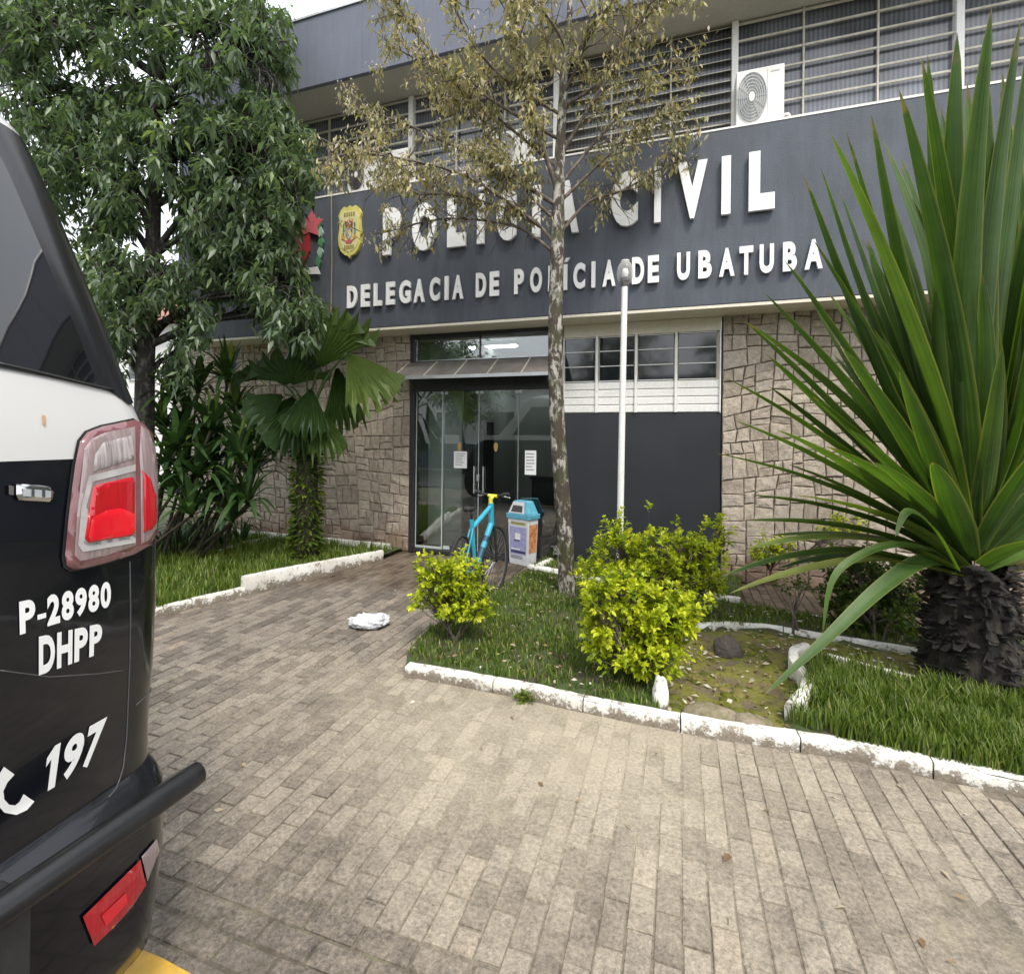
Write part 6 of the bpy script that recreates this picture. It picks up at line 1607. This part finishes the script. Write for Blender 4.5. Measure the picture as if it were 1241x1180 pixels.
# emblem on the tailgate
em = px_patch('tailgate_emblem', [(17, 586), (58, 589), (62, 594), (62, 604), (57, 608), (20, 606), (17, 600)], M['chrome'], body_s, .007, 5, .004)
px_patch('emblem_inlay', [(23, 592), (33, 593), (33, 602), (23, 601)], M['silver'], em, .0125, 2); px_patch('emblem_inlay', [(37, 593), (46, 594), (46, 603), (37, 602)], M['silver'], em, .0125, 2); px_patch('emblem_inlay', [(50, 594), (57, 595), (57, 603), (50, 603)], M['silver'], em, .0125, 2)
px_patch('emblem_bolt', [(8, 588), (14, 589), (14, 600), (8, 599)], M['lampgrey'], body_s, .007, 2)
px_patch('sticker_chip', [(50, 503), (54, 504), (54, 516), (51, 515)], simple('rust_chip', (.5, .27, .15), None, 9, .6), upper, .003, 2)
# panel seams
def px_line(name, path, r, mat, off=.001):
    pts = []
    for k in range(len(path) - 1):
        for q in range(6):
            x = path[k][0] + (path[k + 1][0] - path[k][0]) * q / 6; y = path[k][1] + (path[k + 1][1] - path[k][1]) * q / 6; u, z = inv(x, y); pts.append(SV(u, z) + SN(u, z) * off)
    b = MB(); b.tube(pts, r, 5); return b.build(name, mat, suv, smooth=True)
M['seam'] = simple('panel_gap', (.10, .10, .105), (.07, .07, .07), 9, .4)
px_line('panel_seam', [(157, 680), (158, 740), (157, 800), (155, 850), (153, 895), (149, 930), (141, 955), (130, 968)], .0016, M['seam'])
px_line('panel_seam', [(186, 834), (160, 858)], .0014, M['seam']); px_line('panel_seam', [(0, 812), (60, 820), (120, 816), (156, 811)], .0014, M['seam'])
px_line('glass_trim', [(-5, 441), (45, 452), (95, 464), (143, 475)], .004, M['plastic'], .006)
# push bar with brackets
be = XP(240, 936, XR_ + .125)
bar = MB(); bar.tube([(XR_ + .125, be.y, be.z), (XR_ + .125, be.y - .03, be.z), (XR_ + .125, YC_, be.z), (XR_ + .125, YC_ - .82, be.z)], [.030, .032, .032, .032], 18)
M['bar'] = simple('bar_enamel', (.009, .009, .010), (.014, .014, .015), 30, .30, .06, 160)
bo = bar.build('bumper_bar', M['bar'], suv, smooth=True, auto=40)
for yy in (YC_ + .36, YC_ - .45):
    b = MB(); b.box(XR_ + .02, XR_ + .12, yy - .03, yy + .03, be.z - .42, be.z - .012); b.build('bar_bracket', M['plastic'], bo, bevel=.006)
rl = px_patch('bumper_reflector', [(98, 1110), (168, 1041), (175, 1071), (158, 1098), (136, 1122), (112, 1145)], M['lens_red'], suv, .006, 8, .004); rl['label'] = 'red rear fog lamp low in the bumper'
px_patch('reflector_core', [(118, 1108), (148, 1080), (150, 1092), (124, 1120)], M['lens_hot'], rl, .0125, 4)
px_patch('bumper_lens', [(170, 1037), (188, 1016), (191, 1030), (177, 1067)], M['lens_clear'], suv, .005, 5, .003)
# wheels
for bx_ in (.78, 3.0):
    for s in (-1, 1):
        cy_ = YC_ + s * .70; c_ = Vector((XR_ - bx_, cy_, .42))
        def ringp(r, y): return [tuple(c_ + Vector((r * math.cos(a), y * s, r * math.sin(a)))) for a in [2 * math.pi * k / 32 for k in range(32)]]
        b = MB(); prof = [(.26, .08), (.36, .12), (.41, .11), (.42, .06), (.42, -.06), (.40, -.11), (.26, -.1)]; vv = [p for r, y in prof for p in ringp(r, y)]
        b.add(vv, [(i * 32 + k, i * 32 + (k + 1) % 32, (i + 1) * 32 + (k + 1) % 32, (i + 1) * 32 + k) for i in range(6) for k in range(32)]); w = b.build('wheel', M['tyre'], suv, smooth=True)
        b = MB(); b.add(ringp(.26, .07), [tuple(range(32))])
        for k in range(5):
            a = 2 * math.pi * k / 5; b.beam(tuple(c_ + Vector((.05 * math.cos(a), .085 * s, .05 * math.sin(a)))), tuple(c_ + Vector((.25 * math.cos(a), .085 * s, .25 * math.sin(a)))), .06, .03, (0, 1, 0))
        b.build('rim', M['alu'], w)

# ------------------------------------------------------------------ surroundings seen past and reflected
M['whitewall'] = wall_paint('white_render', (.66, .66, .65), .2, .8, fresh=(.85, .83, .8)); M['tile_roof'] = simple('clay_tiles', (.28, .12, .07), (.20, .09, .06), 12, .8, .4, 40)
nh = tag(empty('neighbour_house', (-16, 13, 0)), 'white house seen in gaps behind the dark-leaved tree', 'house')
hx0, hx1, hy = -22.0, -8.8, 12.5
b = MB(); b.box(hx0, hx1, hy, hy + 6, -.1, 5.4); hw_ = b.build('wall', M['whitewall'], nh)
b = MB(); b.hexa([(hx0 - .4, hy - .5, 5.4), (hx1 + .4, hy - .5, 5.4), (hx1 + .4, hy + 6.4, 5.4), (hx0 - .4, hy + 6.4, 5.4), (hx0 + 1.5, hy + 2.5, 6.9), (hx1 - 1.5, hy + 2.5, 6.9), (hx1 - 1.5, hy + 3.5, 6.9), (hx0 + 1.5, hy + 3.5, 6.9)]); b.build('roof', M['tile_roof'], nh)
for k in range(5):
    for z in (1.0, 3.5):
        x = hx0 + 1.2 + k * 2.5; b = MB(); b.box(x, x + 1.2, hy - .05, hy + .02, z, z + 1.2); w = b.build('window', M['alu'], nh); b = MB(); b.box(x + .06, x + 1.14, hy - .056, hy - .0505, z + .06, z + 1.14); b.build('pane', M['winglass'], w)
# building across the street, seen mirrored in the doors
ob = tag(empty('street_house', (-6, -11, 0)), 'white house across the street, seen mirrored in the entrance glass', 'house')
b = MB(); b.box(-16, 5, -16, -11, -.1, 4.2); b.build('wall', M['whitewall'], ob)
b = MB(); b.box(-16.3, 5.3, -16.3, -10.7, 4.21, 4.5); b.build('roof', M['fascia'], ob)
b = MB(); b.box(-16, 5, -10.995, -10.9, 0, 1.3); b.build('plinth', M['fascia'], ob)
for k in range(7):
    x = -15 + k * 2.8; b = MB(); b.box(x, x + 1.6, -10.99, -10.95, 1.7, 3.0); w = b.build('window', M['white_paint'], ob)
    b = MB(); b.box(x + .06, x + 1.54, -10.945, -10.94, 1.76, 2.94); b.build('pane', M['winglass'], w)
for q, (tx, ty, hh) in enumerate(((-9.5, -8.6, 6.4), (-2.6, -8.9, 7.2), (2.6, -8.2, 6.6))):
    stt = tag(empty('street_tree', (tx, ty, 0)), ('round-crowned street tree mirrored in the left door', 'tall street tree across the road, mirrored in the entrance glass', 'street tree across the road, mirrored in the dark window panes')[q], 'tree', 'trees across the street')
    b = MB(); sp = wobble_path((tx, ty, -.06), (0, 0, 1), hh * .6, 6, .06); b.tube(sp, radii(len(sp), .16, .08), 9)
    P, D, LL = [], [], []
    for _ in range(130):
        v = Vector((rnd.gauss(0, 1), rnd.gauss(0, 1), rnd.gauss(0, 1))).normalized() * rnd.random() ** .4
        c = Vector((tx + v.x * 2.0, ty + v.y * 1.7, hh * .68 + v.z * 2.1)); b.tube([sp[-1 - rnd.randint(0, 2)], c], [.03, .006], 4, False)
        for _ in range(16):
            d_ = Vector((rnd.gauss(0, 1), rnd.gauss(0, 1), rnd.gauss(-.2, .6))); P.append(tuple(c + d_ * .15)); D.append(tuple(d_)); LL.append(rnd.uniform(.22, .36))
    b.build('trunk', M['bark_dark'], stt, smooth=True)
    LL = np.array(LL); leaf_cloud('leaves', P, D, LL, LL * .42, M['leaf_dark'], stt, None, .3, .12, rng)
print('done')
